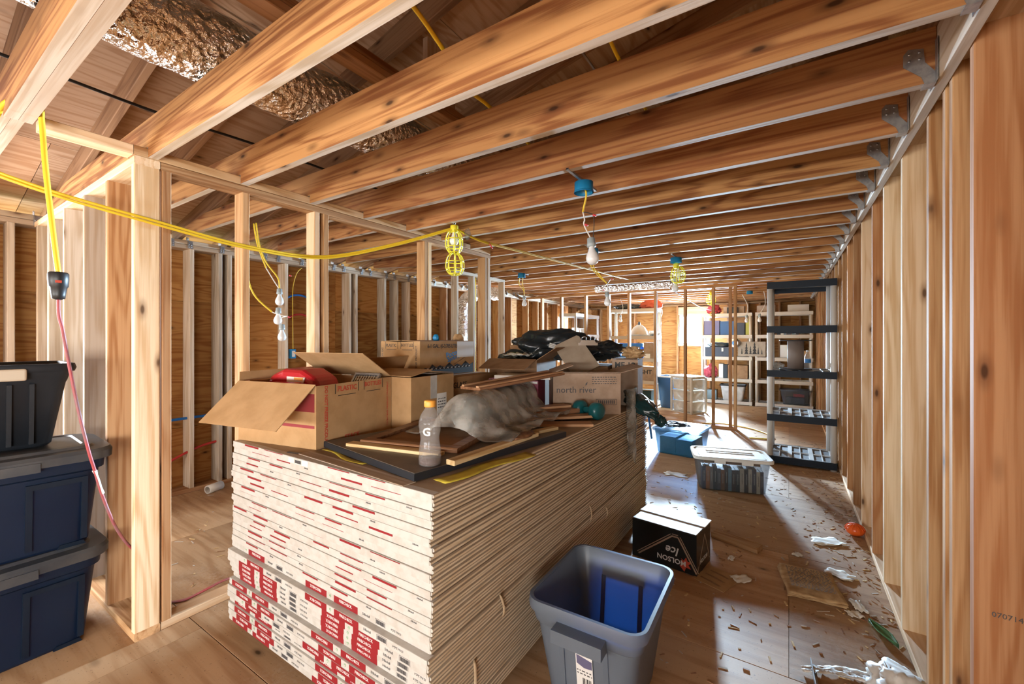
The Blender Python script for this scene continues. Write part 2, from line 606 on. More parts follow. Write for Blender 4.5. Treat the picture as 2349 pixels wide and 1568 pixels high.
def blob(name, mat, parent, r, seed, amp=0.25, freq=3.0, loc=(0, 0, 0), rot=(0, 0, 0), sub=4, flat=None, crease=0.0):
    bm = bmesh.new()
    bmesh.ops.create_icosphere(bm, subdivisions=sub, radius=1.0)
    for v in bm.verts:
        d = v.co.normalized()
        q = d * freq + Vector((seed * 3.1, seed * 1.7, seed))
        k = 1 + amp * noise.noise(q) + amp * 0.5 * noise.noise(q * 2.3)
        if crease:
            k -= crease * (1 - abs(noise.noise(q * 1.9 + Vector((5, 2, 1)))) * 2.5) * 0.5
            k -= crease * 0.5 * (1 - abs(noise.noise(q * 4.1)) * 2.5) * 0.5
        p = d * k
        v.co = Vector((p.x * r[0], p.y * r[1], p.z * r[2]))
        if flat is not None and v.co.z < flat:
            v.co.z = flat + (v.co.z - flat) * 0.05
    me = bpy.data.meshes.new(name)
    bm.to_mesh(me)
    bm.free()
    me.materials.append(M[mat])
    for p in me.polygons:
        p.use_smooth = True
    o = bpy.data.objects.new(name, me)
    link(o, parent)
    o.location = loc
    o.rotation_euler = rot
    return o


def sheet(name, mat, parent, fn, nu, nv, th=0.0015, loc=(0, 0, 0), rot=(0, 0, 0)):
    """thin crumpled sheet from a function of (u, v), with real thickness"""
    pts = [[Vector(fn(i / nu, j / nv)) for j in range(nv + 1)] for i in range(nu + 1)]
    n = nv + 1
    vs = [p for r in pts for p in r]
    b = len(vs)
    vs = vs + [p - Vector((0, 0, th)) for p in vs]
    fs = []
    for i in range(nu):
        for j in range(nv):
            a = i * n + j
            fs.append((a, a + n, a + n + 1, a + 1))
            fs.append((b + a, b + a + 1, b + a + n + 1, b + a + n))
    rim = [(i, 0) for i in range(nu + 1)] + [(nu, j) for j in range(1, nv + 1)] + [(i, nv) for i in range(nu - 1, -1, -1)] + [(0, j) for j in range(nv - 1, 0, -1)]
    for k in range(len(rim)):
        a = rim[k][0] * n + rim[k][1]
        c = rim[(k + 1) % len(rim)][0] * n + rim[(k + 1) % len(rim)][1]
        fs.append((a, b + a, b + c, c))
    m = MB().add(vs, fs, 0, True)
    return m.build(name, mat, parent, loc, rot)


random.seed(7)
# ---------------------------------------------------------------- the setting
XR, XL, YF, YB = 0.48, -4.92, 11.70, -4.00      # inner faces of the four outer walls
ZJ0, ZJ1 = 2.415, 2.61                          # ceiling joists
PITCH = 0.225


def roof_z(x):                                  # underside of the rafters
    return 2.50 + PITCH * (x - XL)


def struct(name, m=None, mats=None):
    o = m.build(name, mats) if m else link(bpy.data.objects.new(name, None))
    o['kind'] = 'structure'
    return o


# floor
floor = struct('floor', MB().box(XL - 0.2, XR + 0.2, YB - 0.15, YF + 0.2, -0.08, -0.021), 'floor_plywood')
row = 0
y = YB - 0.15
while y < YF + 0.15:
    y1 = min(y + 1.278, YF + 0.2)
    x = XL - 0.2 - (0 if row % 2 else 1.28)
    while x < XR + 0.2:
        a, b = max(x, XL - 0.2), min(x + 2.56, XR + 0.2)
        if b - a > 0.05:
            brd('floor_panel', floor, a + 0.001, b - 0.001, y + 0.001, y1 - 0.001, -0.02, 0.0, 'floor_plywood', 'x', 0.0008)
        x += 2.56
    y += 1.28
    row += 1

# right wall: studs, plates, ledger
RW = (-3.25, -0.85, 0.82, 1.52)                   # unseen opening behind the camera, added to let fill light in
wall_right = struct('wall_right', MB().box(0.630, 0.645, YB, RW[0], 0.0, 4.05).box(0.630, 0.645, RW[1], YF + 0.15, 0.0, 4.05).box(0.630, 0.645, RW[0], RW[1], 0.0, RW[2]).box(0.630, 0.645, RW[0], RW[1], RW[3], 4.05), 'wall_plywood')
brd('bottom_plate', wall_right, XR, 0.628, YB, YF, 0.0, 0.04, 'pale_lumber', 'y')
brd('top_plate', wall_right, XR, 0.628, YB, YF, 2.468, 2.508, 'grey_lumber', 'y')
brd('top_plate', wall_right, XR, 0.628, YB, YF, 2.509, 2.549, 'grey_lumber', 'y')
ys = [-3.95, -3.5, -3.29, -0.85, -0.4, 0.05, 0.5, 0.95, 1.4, 1.88, 2.085, 2.165, 2.385, 2.87, 3.36, 3.78, 4.29, 4.80, 5.27, 5.76]
yy = 6.19
while yy < YF - 0.3:
    ys.append(yy)
    yy += 0.43
for i, y in enumerate(ys):
    brd('stud', wall_right, XR, 0.628, y, y + 0.04, 0.04, 2.468, 'pale_lumber' if y in (2.87, 3.36, 4.29) else 'stud_lumber', 'z')
text('070714 K', 0.022, 'ink_grey', wall_right, (0.56, 1.879, 0.665), (1, 0, 0), (0, 0, 1))
brd('ledger', wall_right, 0.44, XR - 0.001, YB, YF, ZJ0, ZJ1, 'grey_lumber', 'y')
brd('rim_board', wall_right, 0.50, 0.60, YB, YF, 2.55, 2.95, 'rafter_lumber', 'y')

# ceiling: roof deck, rafters, joists, hangers
ang = math.atan(PITCH)
ceiling = struct('ceiling', MB().prism([(-5.4, roof_z(-5.4) + 0.166 / math.cos(ang)), (0.7, roof_z(0.7) + 0.166 / math.cos(ang)), (0.7, roof_z(0.7) + 0.20), (-5.4, roof_z(-5.4) + 0.20)], YB - 0.1, YF + 0.2, axis='y'), 'roof_plywood')
slope_len = 6.1 / math.cos(ang)
deck_me = {}
for r in range(5):
    s0, s1 = r * 1.26, min((r + 1) * 1.26, slope_len)
    y = YB - 0.1 - (0.9 if r % 2 else 0)
    while y < YF + 0.15:
        a, b = max(y, YB - 0.1), min(y + 2.4, YF + 0.2)
        if b - a > 0.05:
            L, W = round(b - a - 0.004, 3), round(s1 - s0 - 0.004, 3)
            if (L, W) not in deck_me:
                deck_me[(L, W)] = MB().box(-L / 2, L / 2, -W / 2, W / 2, -0.007, 0.007).mesh('roof_panel', 'roof_plywood')
            s = (s0 + s1) / 2
            px, pz = -5.4 + s * math.cos(ang), roof_z(-5.4) + 0.158 + s * math.sin(ang)
            inst('roof_panel', deck_me[(L, W)], ceiling, fr((px, (a + b) / 2, pz), (0, 1, 0), (-math.cos(ang), 0, -math.sin(ang))))
        y += 2.4
raf = MB().cbox(0, 6.0 / math.cos(ang), 0, 0.04, 0, 0.148).mesh('rafter', 'rafter_lumber')
jo = [(-4.72, 2.468), (-2.815, 2.468), (-2.70, 2.468), (-2.70, ZJ0), (0.438, ZJ0), (0.438, ZJ1), (-4.30, ZJ1), (-4.72, 2.545)]


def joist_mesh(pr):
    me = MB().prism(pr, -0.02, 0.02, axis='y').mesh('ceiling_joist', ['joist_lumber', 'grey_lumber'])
    for p in me.polygons:                       # paler underside puts light bounced off the floor into the colour
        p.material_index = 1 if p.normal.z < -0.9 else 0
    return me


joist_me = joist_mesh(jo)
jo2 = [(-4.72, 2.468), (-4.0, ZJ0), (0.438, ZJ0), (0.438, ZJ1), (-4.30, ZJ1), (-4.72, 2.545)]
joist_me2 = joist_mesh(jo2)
# galvanised hanger, drawn around a joist end: two flanges and a seat
hm = MB()
fl = [(-0.002, 0.0), (-0.002, 0.02), (-0.045, 0.06), (-0.085, 0.075), (-0.092, 0.128), (-0.045, 0.148), (-0.030, 0.10), (-0.004, 0.035), (-0.002, 0.15), (0, 0.15), (0, 0)]
flange = [(0.0, -0.004), (0.0, 0.03), (-0.030, 0.075), (-0.034, 0.125), (-0.075, 0.135), (-0.088, 0.118), (-0.088, 0.075), (-0.040, 0.025), (-0.030, -0.004)]
for s in (-1, 1):
    a, b = sorted((s * 0.0202, s * 0.0225))
    hm.prism(flange, a, b, axis='y')
    a, b = sorted((s * 0.0202, s * 0.048))
    hm.box(-0.0032, -0.001, a, b, -0.004, 0.145)
    for nx, nz in ((-0.045, 0.115), (-0.072, 0.115), (-0.045, 0.09), (-0.072, 0.09)):
        a, b = sorted((s * 0.0225, s * 0.0255))
        hm.lathe([(0.0045, 0), (0.0045, 0.003)], 6, mat=fr((nx, s * 0.0225, nz), (1, 0, 0), (0, 0, -s)))
hm.box(-0.034, 0.0, -0.0225, 0.0225, -0.0045, -0.002)
hang_me = hm.mesh('joist_hanger', 'galvanized')
JY = [0.40 + 0.43 * n - 0.02 for n in range(-10, 27)]
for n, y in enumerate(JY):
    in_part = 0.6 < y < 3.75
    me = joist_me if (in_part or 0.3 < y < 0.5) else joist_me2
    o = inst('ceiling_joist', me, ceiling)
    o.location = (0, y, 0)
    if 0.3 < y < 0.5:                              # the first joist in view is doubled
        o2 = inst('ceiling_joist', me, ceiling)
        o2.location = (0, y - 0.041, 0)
    r = inst('rafter', raf, ceiling, fr((-5.3, y + 0.021, roof_z(-5.3)), (math.cos(ang), 0, math.sin(ang)), (0, 1, 0)))
    if y > 0:
        h = inst('joist_hanger', hang_me, ceiling)
        h.location = (0.438, y, ZJ0)
brd('purlin', ceiling, -1.78, -1.68, YB, YF, 2.80, 2.84, 'rafter_lumber', 'y')
brd('purlin', ceiling, -1.78, -1.68, YB, YF, 2.842, 2.882, 'rafter_lumber', 'y')
for y in (0.55, 1.75, 2.95, 4.2, 5.5, 6.8, 8.1):
    brd('purlin_post', ceiling, -1.75, -1.71, y, y + 0.24, 2.884, roof_z(-1.75), 'grey_lumber', 'z')
brd('blocking', ceiling, -2.80, -2.71, 0.425, 0.735, 2.415, 2.463, 'pale_lumber', 'y')

# left wall
wl = MB()
wl.box(-5.13, -5.10, YB, YF + 0.15, 0.0, 0.35).box(-5.13, -5.10, YB, YF + 0.15, 2.2, 2.47)
LW = [(-1.16, 0.40, 0.35, 2.2), (5.68, 6.18, 0.9, 2.1), (9.70, 10.26, 0.9, 2.1)]     # openings in the left wall
yp = YB
for a, b, c, d in LW:
    wl.box(-5.13, -5.10, yp, a, 0.35, 2.2)
    wl.box(-5.13, -5.10, a, b, 0.35, c)
    wl.box(-5.13, -5.10, a, b, d, 2.2)
    yp = b
wl.box(-5.13, -5.10, yp, YF + 0.15, 0.35, 2.2)
wall_left = struct('wall_left', wl, 'wall_plywood')
for a, b in ((0.41, 0.93), (0.93, 2.2), (2.2, 3.47), (3.47, 4.74), (4.74, 5.67), (6.19, 7.4), (7.4, 8.6), (8.6, 9.69), (10.27, YF + 0.1)):
    for z0, z1 in ((0.0, 0.62), (0.622, 1.88), (1.882, 2.46)):
        brd('wall_panel', wall_left, -5.098, -5.084, a, b - 0.003, z0, z1 - 0.002, 'wall_plywood', 'y', 0.0008)
for a, b, c, d in LW[1:]:
    brd('wall_panel', wall_left, -5.098, -5.084, a, b, 0.0, c, 'wall_plywood', 'y', 0.0008)
    brd('wall_panel', wall_left, -5.098, -5.084, a, b, d, 2.46, 'wall_plywood', 'y', 0.0008)
brd('bottom_plate', wall_left, -5.08, XL, YB, YF, 0.0, 0.04, 'stud_lumber', 'y')
brd('top_plate', wall_left, -5.08, XL, YB, YF, 2.385, 2.425, 'grey_lumber', 'y')
brd('top_plate', wall_left, -5.08, XL, YB, YF, 2.427, 2.468, 'grey_lumber', 'y')
lys = [-3.9, -3.4, -2.9, -2.4, -1.9, -1.55, -1.21, 0.42, 0.60, 0.90, 1.34, 1.76, 2.01, 2.10, 2.70, 3.10, 3.56, 3.66, 4.15, 4.38, 4.62, 5.05, 5.48, 5.62, 6.2, 6.6, 7.05, 7.5, 8.2, 8.65, 9.1, 9.64, 10.28, 10.85, 11.25]
for y in lys:
    brd('stud', wall_left, -5.08, XL, y, y + 0.04, 0.04, 2.385, 'grey_lumber' if y < 5 else 'stud_lumber', 'z')
tie = MB()
tie.box(0, 0.0025, -0.022, 0.022, -0.05, 0.02).box(-0.03, 0.0, -0.022, -0.0195, 0.01, 0.06).box(0.0, 0.03, -0.022, -0.0195, -0.01, 0.05)
for k in range(4):
    tie.lathe([(0.005, 0), (0.005, 0.004)], 6, mat=fr((0.0025, -0.01 + 0.02 * (k % 2), -0.035 + 0.02 * (k // 2)), (0, 1, 0), (0, 0, 1)))
tie_me = tie.mesh('rafter_tie', 'galvanized')
for y in JY:
    if 0.6 < y < 8:
        for dy in (-0.055, 0.095):
            o = inst('rafter_tie', tie_me, wall_left)
            o.location = (XL, y + dy, 2.44)

# far wall with its window
WX0, WX1, WZ0, WZ1 = -2.42, -1.70, 1.36, 2.14
wf = MB()
wf.box(XL - 0.2, XR + 0.2, YF + 0.15, YF + 0.17, 0, WZ0).box(XL - 0.2, XR + 0.2, YF + 0.15, YF + 0.17, WZ1, 4.05)
wf.box(XL - 0.2, WX0, YF + 0.15, YF + 0.17, WZ0, WZ1).box(WX1, XR + 0.2, YF + 0.15, YF + 0.17, WZ0, WZ1)
wall_far = struct('wall_far', wf, 'wall_plywood')
x = XL
while x < XR + 0.1:
    x1 = min(x + 1.24, XR + 0.15)
    for z0, z1 in ((0.0, 1.24), (1.242, 2.41), (2.412, 3.64)):
        if z0 > 1.2 and z0 < 2 and x < WX1 and x1 > WX0:          # pieces cut around the window
            if WX0 - x > 0.05:
                brd('wall_panel', wall_far, x, WX0 - 0.002, YF + 0.135, YF + 0.149, z0, z1 - 0.002, 'wall_plywood', 'x', 0.0008)
            if x1 - WX1 > 0.05:
                brd('wall_panel', wall_far, WX1 + 0.002, x1, YF + 0.135, YF + 0.149, z0, z1 - 0.002, 'wall_plywood', 'x', 0.0008)
            a, b = max(x, WX0), min(x1, WX1)
            brd('wall_panel', wall_far, a, b, YF + 0.135, YF + 0.149, z0, WZ0, 'wall_plywood', 'x', 0.0008)
            brd('wall_panel', wall_far, a, b, YF + 0.135, YF + 0.149, WZ1, z1 - 0.002, 'wall_plywood', 'x', 0.0008)
        else:
            brd('wall_panel', wall_far, x, x1 - 0.003, YF + 0.135, YF + 0.149, z0, z1 - 0.002, 'wall_plywood', 'x', 0.0008)
    x += 1.24
brd('bottom_plate', wall_far, XL, XR, YF, YF + 0.134, 0, 0.04, 'stud_lumber', 'x')
brd('top_plate', wall_far, XL, XR, YF, YF + 0.134, 2.37, 2.41, 'stud_lumber', 'x')
for x in (-4.6, -4.1, -3.6, -2.98, -2.47, -1.69, -1.28, -0.85, -0.60, -0.2, 0.2):
    brd('stud', wall_far, x, x + 0.04, YF, YF + 0.134, 0.04, 2.37, 'stud_lumber', 'z')
brd('window_sill_board', wall_far, WX0 - 0.005, WX1 + 0.005, YF, YF + 0.134, WZ0 - 0.04, WZ0, 'pale_lumber', 'x')
brd('window_header', wall_far, WX0 - 0.005, WX1 + 0.005, YF, YF + 0.134, WZ1, WZ1 + 0.2, 'pale_lumber', 'x')


def window(name, mw, w, h, mull=0):
    """frame with a pane; local x across, y up, z out of the wall"""
    root = struct(name)
    root.matrix_world = mw
    t = 0.045
    m = MB().box(-w / 2, w / 2, -h / 2, -h / 2 + t, -0.03, 0.03).box(-w / 2, w / 2, h / 2 - t, h / 2, -0.03, 0.03)
    m.box(-w / 2, -w / 2 + t, -h / 2 + t, h / 2 - t, -0.03, 0.03).box(w / 2 - t, w / 2, -h / 2 + t, h / 2 - t, -0.03, 0.03)
    m.build('window_frame', 'pvc_white', root)
    for k in range(mull):
        xx = -w / 2 + w * (k + 1) / (mull + 1)
        MB().box(xx - 0.02, xx + 0.02, -h / 2 + t, h / 2 - t, -0.02, 0.02).build('mullion', 'pvc_white', root)
    MB().box(-w / 2 + t, w / 2 - t, -h / 2 + t, h / 2 - t, -0.003, 0.003).build('pane', 'window_glass', root)
    return root


window('window_1', fr(((WX0 + WX1) / 2, YF + 0.13, (WZ0 + WZ1) / 2), (1, 0, 0), (0, 0, 1)), WX1 - WX0, WZ1 - WZ0)
# back wall, behind the camera, with a wide window; left window out of frame
wb_ = MB()
BX0, BX1, BZ0, BZ1 = -3.65, -0.15, 0.82, 1.52
wb_.box(XL - 0.2, BX0, YB - 0.12, YB, 0, 4.05).box(BX1, XR + 0.2, YB - 0.12, YB, 0, 4.05)
wb_.box(BX0, BX1, YB - 0.12, YB, 0, BZ0).box(BX0, BX1, YB - 0.12, YB, BZ1, 4.05)
wall_back = struct('wall_back', wb_, 'wall_plywood')
window('window_2', fr(((BX0 + BX1) / 2, YB - 0.06, (BZ0 + BZ1) / 2), (1, 0, 0), (0, 0, 1)), BX1 - BX0, BZ1 - BZ0, 2)
window('fill_window_added', fr((0.637, (RW[0] + RW[1]) / 2, (RW[2] + RW[3]) / 2), (0, -1, 0), (0, 0, 1)), RW[1] - RW[0], RW[3] - RW[2], 1)  # unseen window added around the right-hand fill light
window('window_3', fr((-5.11, -0.38, 1.275), (0, 1, 0), (0, 0, 1)), 1.56, 1.85, 1)

window('window_4', fr((-5.11, 5.93, 1.5), (0, 1, 0), (0, 0, 1)), 0.50, 1.2)
window('window_5', fr((-5.11, 9.98, 1.5), (0, 1, 0), (0, 0, 1)), 0.56, 1.2)

# partition beside the drywall: wall along y, with a return to the left wall
PX0, PX1 = -2.81, -2.71
part = struct('wall_partition_left')
brd('bottom_plate', part, PX0, PX1, 0.846, 3.73, 0.0, 0.042, 'pale_lumber', 'y')
brd('top_plate', part, PX0, PX1, 0.846, 3.73, 2.372, 2.413, 'stud_lumber', 'y')
brd('top_plate', part, PX0, PX1, 0.737, 3.73, 2.415, 2.463, 'stud_lumber', 'y')
for y, m in ((0.85, 'stud_lumber'), (1.235, 'stud_lumber'), (1.69, 'pale_lumber'), (1.757, 'stud_lumber'), (2.735, 'stud_lumber'), (2.785, 'pale_lumber'), (3.63, 'stud_lumber'), (3.685, 'grey_lumber')):
    brd('stud', part, PX0, PX1, y, y + 0.04, 0.042, 2.372, m, 'z')
brd('bottom_plate', part, -4.915, PX1, 0.738, 0.842, 0.0, 0.042, 'stud_lumber', 'x')
brd('top_plate', part, -4.915, PX1, 0.738, 0.842, 2.372, 2.413, 'pale_lumber', 'x')
for x, m in ((-2.752, 'pale_lumber'), (-3.165, 'stud_lumber'), (-3.60, 'grey_lumber'), (-4.07, 'grey_lumber'), (-4.50, 'grey_lumber'), (-4.86, 'grey_lumber')):
    brd('stud', part, x, x + 0.04, 0.738, 0.842, 0.042, 2.372, m, 'z')
# short partition between the left bay and the far part of the room
part2 = struct('wall_partition_bath')
brd('bottom_plate', part2, -3.75, -3.65, 4.25, 5.4, 0.0, 0.042, 'grey_lumber', 'y')
brd('top_plate', part2, -3.75, -3.65, 4.25, 5.4, 2.372, 2.413, 'grey_lumber', 'y')
for y in (4.27, 4.62, 5.0, 5.36):
    brd('stud', part2, -3.75, -3.65, y, y + 0.04, 0.042, 2.372, 'grey_lumber', 'z')
# open stud wall in the middle of the room
mid = struct('wall_partition_middle')
brd('bottom_plate', mid, -4.91, -0.72, 7.90, 7.995, 0.0, 0.042, 'stud_lumber', 'x')
brd('top_plate', mid, -4.91, -0.72, 7.90, 7.995, 2.372, 2.413, 'stud_lumber', 'x')
for x in (-4.43, -3.97, -3.43, -2.95, -2.55, -2.06, -1.55, -1.10, -0.84, -0.765):
    brd('stud', mid, x, x + 0.042, 7.90, 7.995, 0.042, 2.372, 'stud_lumber', 'z')
# ground outside the windows
g = struct('ground', MB().box(-40, 40, -40, 50, -3.2, -3.0), 'outdoor_ground')

# ---------------------------------------------------------------- the stack of gypsum board
ORD = ['zero', 'topmost', 'second', 'third', 'fourth', 'fifth', 'sixth', 'seventh', 'eighth', 'ninth', 'tenth', 'eleventh', 'twelfth', 'thirteenth', 'fourteenth',
       'fifteenth', 'sixteenth', 'seventeenth', 'eighteenth', 'nineteenth', 'twentieth', 'twenty-first', 'twenty-second', 'twenty-third',
       'twenty-fourth', 'twenty-fifth', 'twenty-sixth', 'twenty-seventh', 'twenty-eighth', 'twenty-ninth', 'lowest']
SX, SY, SW, SL = -1.0, 1.05, 1.40, 2.56
NB, Z0, ZT = 30, 0.08, 0.98
BH = (ZT - Z0) / NB


def board_mesh():
    t, c = BH / 2 - 0.0009, 0.0032
    pr = [(-SW + c * 2.2, 0), (-c * 2.2, 0), (0, c), (0, t - c), (-c * 2.2, t), (-SW + c * 2.2, t), (-SW, t - c), (-SW, c)]
    m = MB().prism(pr, 0, SL, axis='y')
    me = m.mesh('board', ['gypsum_edge', 'gypsum_end', 'gypsum_top'])
    for p in me.polygons:
        p.material_index = 1 if abs(p.normal.y) > 0.7 else (2 if abs(p.normal.z) > 0.9 else 0)
    return me


bd_me = board_mesh()
tape_me = MB().box(-SW + 0.006, -0.006, -0.0014, -0.0002, 0.0006, BH - 0.0012).box(-SW + 0.006, -0.006, -0.0002, 0.03, BH - 0.0012, BH - 0.0006).mesh('end_tape', 'tape_white')
red_me = MB().box(-0.075, 0.075, -0.0022, -0.0014, 0.0009, BH - 0.0014).mesh('red_label', 'label_red')
dash_me = [MB().box(-l, l, -0.0024, -0.0014, BH - h, BH - 0.0014).mesh('red_label', 'label_red') for l, h in ((0.07, 0.0052), (0.055, 0.0072), (0.08, 0.0042), (0.065, 0.0095))]
gm = MB()
for k in range(3):
    a = k * 2.094
    gm.prism([(0.0065 * math.cos(a), 0.0065 * math.sin(a)), (0.0065 * math.cos(a + 1.5), 0.0065 * math.sin(a + 1.5)), (0.003 * math.cos(a + 1.1), 0.003 * math.sin(a + 1.1))], -0.0005, 0.0005)
leaf_me = gm.mesh('recycling_mark', 'label_green')
bar = MB()
random.seed(3)
xx = -0.022
while xx < 0.022:
    w = random.choice((0.0007, 0.0013, 0.002))
    bar.box(xx, xx + w, -0.0004, 0.0004, -0.0075, 0.0065)
    xx += w + random.choice((0.0008, 0.0014))
for a, b, c, d in ((-0.027, 0.027, 0.0095, 0.0102), (-0.027, -0.0264, -0.0102, 0.0095), (0.0264, 0.027, -0.0102, 0.0095)):
    bar.box(a, b, -0.0004, 0.0004, c, d)
bar_me = bar.mesh('barcode', 'ink_grey')
fx, fy = (1, 0, 0), (0, 0, 1)
rnd = random.Random(11)
bundles = []
for i in range(NB):
    n = NB - i
    jx = rnd.uniform(-0.006, 0.006) + (0.008 if i < 12 else 0)
    jy = rnd.uniform(-0.008, 0.004) - (0.022 if i < 12 else 0) + (0.016 if i in (7, 8) else 0)
    printed = i < 13
    if n == 1:
        lab = 'topmost taped gypsum board pair of the stack, under the boxes and clutter'
    elif n == NB:
        lab = 'lowest taped gypsum board pair of the stack, resting on floor timbers'
    else:
        lab = ('gypsum board pair with red printed end tape, ' if printed else 'gypsum board pair with plain white end tape, ') + ORD[n] + ' from the stack top'
    b = thing('drywall_bundle', lab, 'drywall', (SX + jx, SY + jy, Z0 + i * BH), 0, 'gypsum board pairs in the tall stack')
    bundles.append(b)
    inst('board', bd_me, b)
    o = inst('board', bd_me, b)
    o.location = (rnd.uniform(-0.002, 0.002), rnd.uniform(0, 0.003), BH / 2)
    tp = inst('end_tape', tape_me, b)
    sh = rnd.uniform(-0.09, 0.08) if printed else rnd.uniform(-0.17, 0.17)
    for k in range(2):
        base = -SW + 0.02 + 0.69 * k + sh
        spots = (0.10, 0.30)
        for q, s in enumerate(spots):
            x = base + s
            if -SW + 0.08 < x < -0.08:
                rl = inst('red_label', red_me if printed else rnd.choice(dash_me), tp)
                rl.location = (x, 0, 0)
                if printed:
                    sg = -1 if q == 0 else 1
                    t1 = text_mesh('FIRECHECK', 0.0155, 'label_white', 0.012)
                    inst('lettering', t1, tp, fr((x, -0.0026, BH * 0.56), (sg, 0, 0), (0, 0, sg)))
        if printed:
            x = base + 0.20
            if -SW + 0.02 < x < -0.02:
                inst('recycling_mark', leaf_me, tp, fr((x, -0.0018, BH * 0.55), fx, fy))
            x = base + 0.425
            if -SW + 0.02 < x < -0.05:
                inst('lettering', text_mesh('5/8x4x8', 0.013, 'ink_grey', 0.0), tp, fr((x, -0.0019, BH * 0.55), fx, fy))
            x = base + 0.505
            if -SW + 0.02 < x < -0.03:
                inst('barcode', bar_me, tp).location = (x, -0.0018, BH * 0.52)
            x = base + 0.59
            if -SW + 0.02 < x < -0.03:
                inst('lettering', text_mesh('15.9x1.2x2.4', 0.0105, 'ink_grey', 0.0), tp, fr((x, -0.0019, BH * 0.5), (-1, 0, 0), (0, 0, -1)))
        elif rnd.random() < 0.6:
            x = base + 0.48
            if -SW + 0.02 < x < -0.05:
                inst('lettering', text_mesh('.5/8x4x8.', 0.0085, 'ink_grey', 0.0), tp, fr((x, -0.0019, BH * 0.75), fx, fy))
# torn label on the top pair
tl = MB().box(-0.075, 0.075, -0.004, -0.0016, 0.004, BH - 0.002)
tlo = tl.build('torn_label', 'paper_white', bundles[-1], (-0.80, 0, 0))
inst('barcode', bar_me, tlo).location = (0.0, -0.0046, BH * 0.5)
for k, y in enumerate((0.25, 1.25, 2.3)):
    tag(brd('timber_spacer', None, SX - SW + 0.03, SX - 0.03, SY + y, SY + y + 0.09, 0.0, Z0 - 0.0005, 'stud_lumber', 'x'),
        ('timber spacer under the front end of the drywall stack', 'timber spacer under the middle of the drywall stack', 'timber spacer under the far end of the drywall stack')[k], 'timber')
# loose torn strips of edge tape hanging on the long side
for k, (y, z, l) in enumerate(((1.42, 0.46, 0.10), (2.35, 0.52, 0.10), (2.62, 0.42, 0.07), (1.25, 0.30, 0.14))):
    tag(sheet('paper_strip', 'gypsum_edge', None, lambda u, v, l=l, k=k: (SX + 0.012 + 0.012 * math.sin(3 * u) + 0.004 * v, 0.012 * v + 0.02 * u * math.sin(k + 2), -l * u), 8, 2, loc=(0, y, z)),
        ('torn paper strip hanging off the drywall side above the grey tote', 'torn paper strip dangling high on the drywall side past the grey tote', 'short torn paper strip on the drywall side near the black carton', 'long torn paper strip low on the drywall corner')[k], 'paper')

TOP = ZT - 0.0004


# ---------------------------------------------------------------- cartons
def carton(name, label, cat, loc, rz, w, d, h, mat, flaps=(), group=None, inner=None):
    r = thing(name, label, cat, loc, rz, group)
    t = 0.004
    m = MB().box(-w / 2, w / 2, -d / 2, d / 2, 0, t)
    m.box(-w / 2, w / 2, -d / 2, -d / 2 + t, t, h).box(-w / 2, w / 2, d / 2 - t, d / 2, t, h)
    m.box(-w / 2, -w / 2 + t, -d / 2 + t, d / 2 - t, t, h).box(w / 2 - t, w / 2, -d / 2 + t, d / 2 - t, t, h)
    m.build('body', mat, r)
    for side, ang_, ln in flaps:
        a = math.radians(ang_)
        inn = {'xp': Vector((-1, 0, 0)), 'xn': Vector((1, 0, 0)), 'yp': Vector((0, -1, 0)), 'yn': Vector((0, 1, 0))}[side]
        hg = {'xp': (w / 2, 0), 'xn': (-w / 2, 0), 'yp': (0, d / 2), 'yn': (0, -d / 2)}[side]
        half = (d if side[0] == 'x' else w) / 2 - 0.003
        dirv = inn * math.cos(a) + Vector((0, 0, math.sin(a)))
        ax = Vector((0, 0, 1)).cross(inn)
        fm = MB().prism([(-half, 0), (half, 0), (half - 0.008, ln), (-half + 0.008, ln)], -0.0018, 0.0018)
        inst('flap', fm.mesh('flap', mat), r, fr((hg[0], hg[1], h + 0.002 + (0.004 if side[0] == 'y' else 0)), ax, dirv))
    return r


def hatch(m, x0, x1, y0, y1, rows, seed=1, th=0.35):
    """rows of small broken print, too fine to read"""
    rr = random.Random(seed)
    hh = (y1 - y0) / rows
    for k in range(rows):
        x = x0
        while x < x1:
            w = rr.uniform(0.3, 1.0) * hh * 1.2
            m.box(x, min(x + w, x1), y0 + hh * (k + 0.3), y0 + hh * (k + 0.3 + th), -0.0004, 0.0004)
            x += w + hh * 0.4
    return m


b1 = carton('cardboard_box', 'open cardboard box with red contents and maroon stripe, at the near corner of the drywall', 'box',
            (-2.177, 1.388, TOP), math.radians(10), 0.545, 0.54, 0.30, 'cardboard', (('yn', 222, 0.27), ('yp', 32, 0.26), ('xn', 100, 0.05)))
fo, fX, fU = Vector((0.2735, 0, 0)), (0, 1, 0), (0, 0, 1)
text('PLASTIC', 0.036, 'ink_red', b1, (0.2738, -0.075, 0.272), fX, fU, 0.012)
text('BOTTLES', 0.033, 'ink_red', b1, (0.2738, 0.115, 0.277), fX, fU, 0.012)
text('DO NOT FREEZE PRODUCT', 0.0255, 'ink_red', b1, (0.2738, -0.212, 0.15), (0, 0, -1), (0, 1, 0), 0.014, spacing=0.9)
text('TO EXTEND PRODUCT PROPERLY', 0.0165, 'ink_red', b1, (0.2738, 0.235, 0.15), (0, 0, 1), (0, -1, 0), 0.004)
text('STACK', 0.034, 'ink_red', b1, (0.2738, -0.04, 0.022), fX, fU, 0.012)
m = MB()
for y0, y1 in ((-0.155, 0.005), (0.045, 0.195)):
    for a, b, c, d in ((y0, y0 + 0.003, 0.25, 0.298), (y1 - 0.003, y1, 0.25, 0.298), (y0 + 0.02, y1 - 0.02, 0.238, 0.241)):
        m.box(0.2727, 0.2737, a, b, c, d)
m.build('tab_outline', 'ink_black', b1)
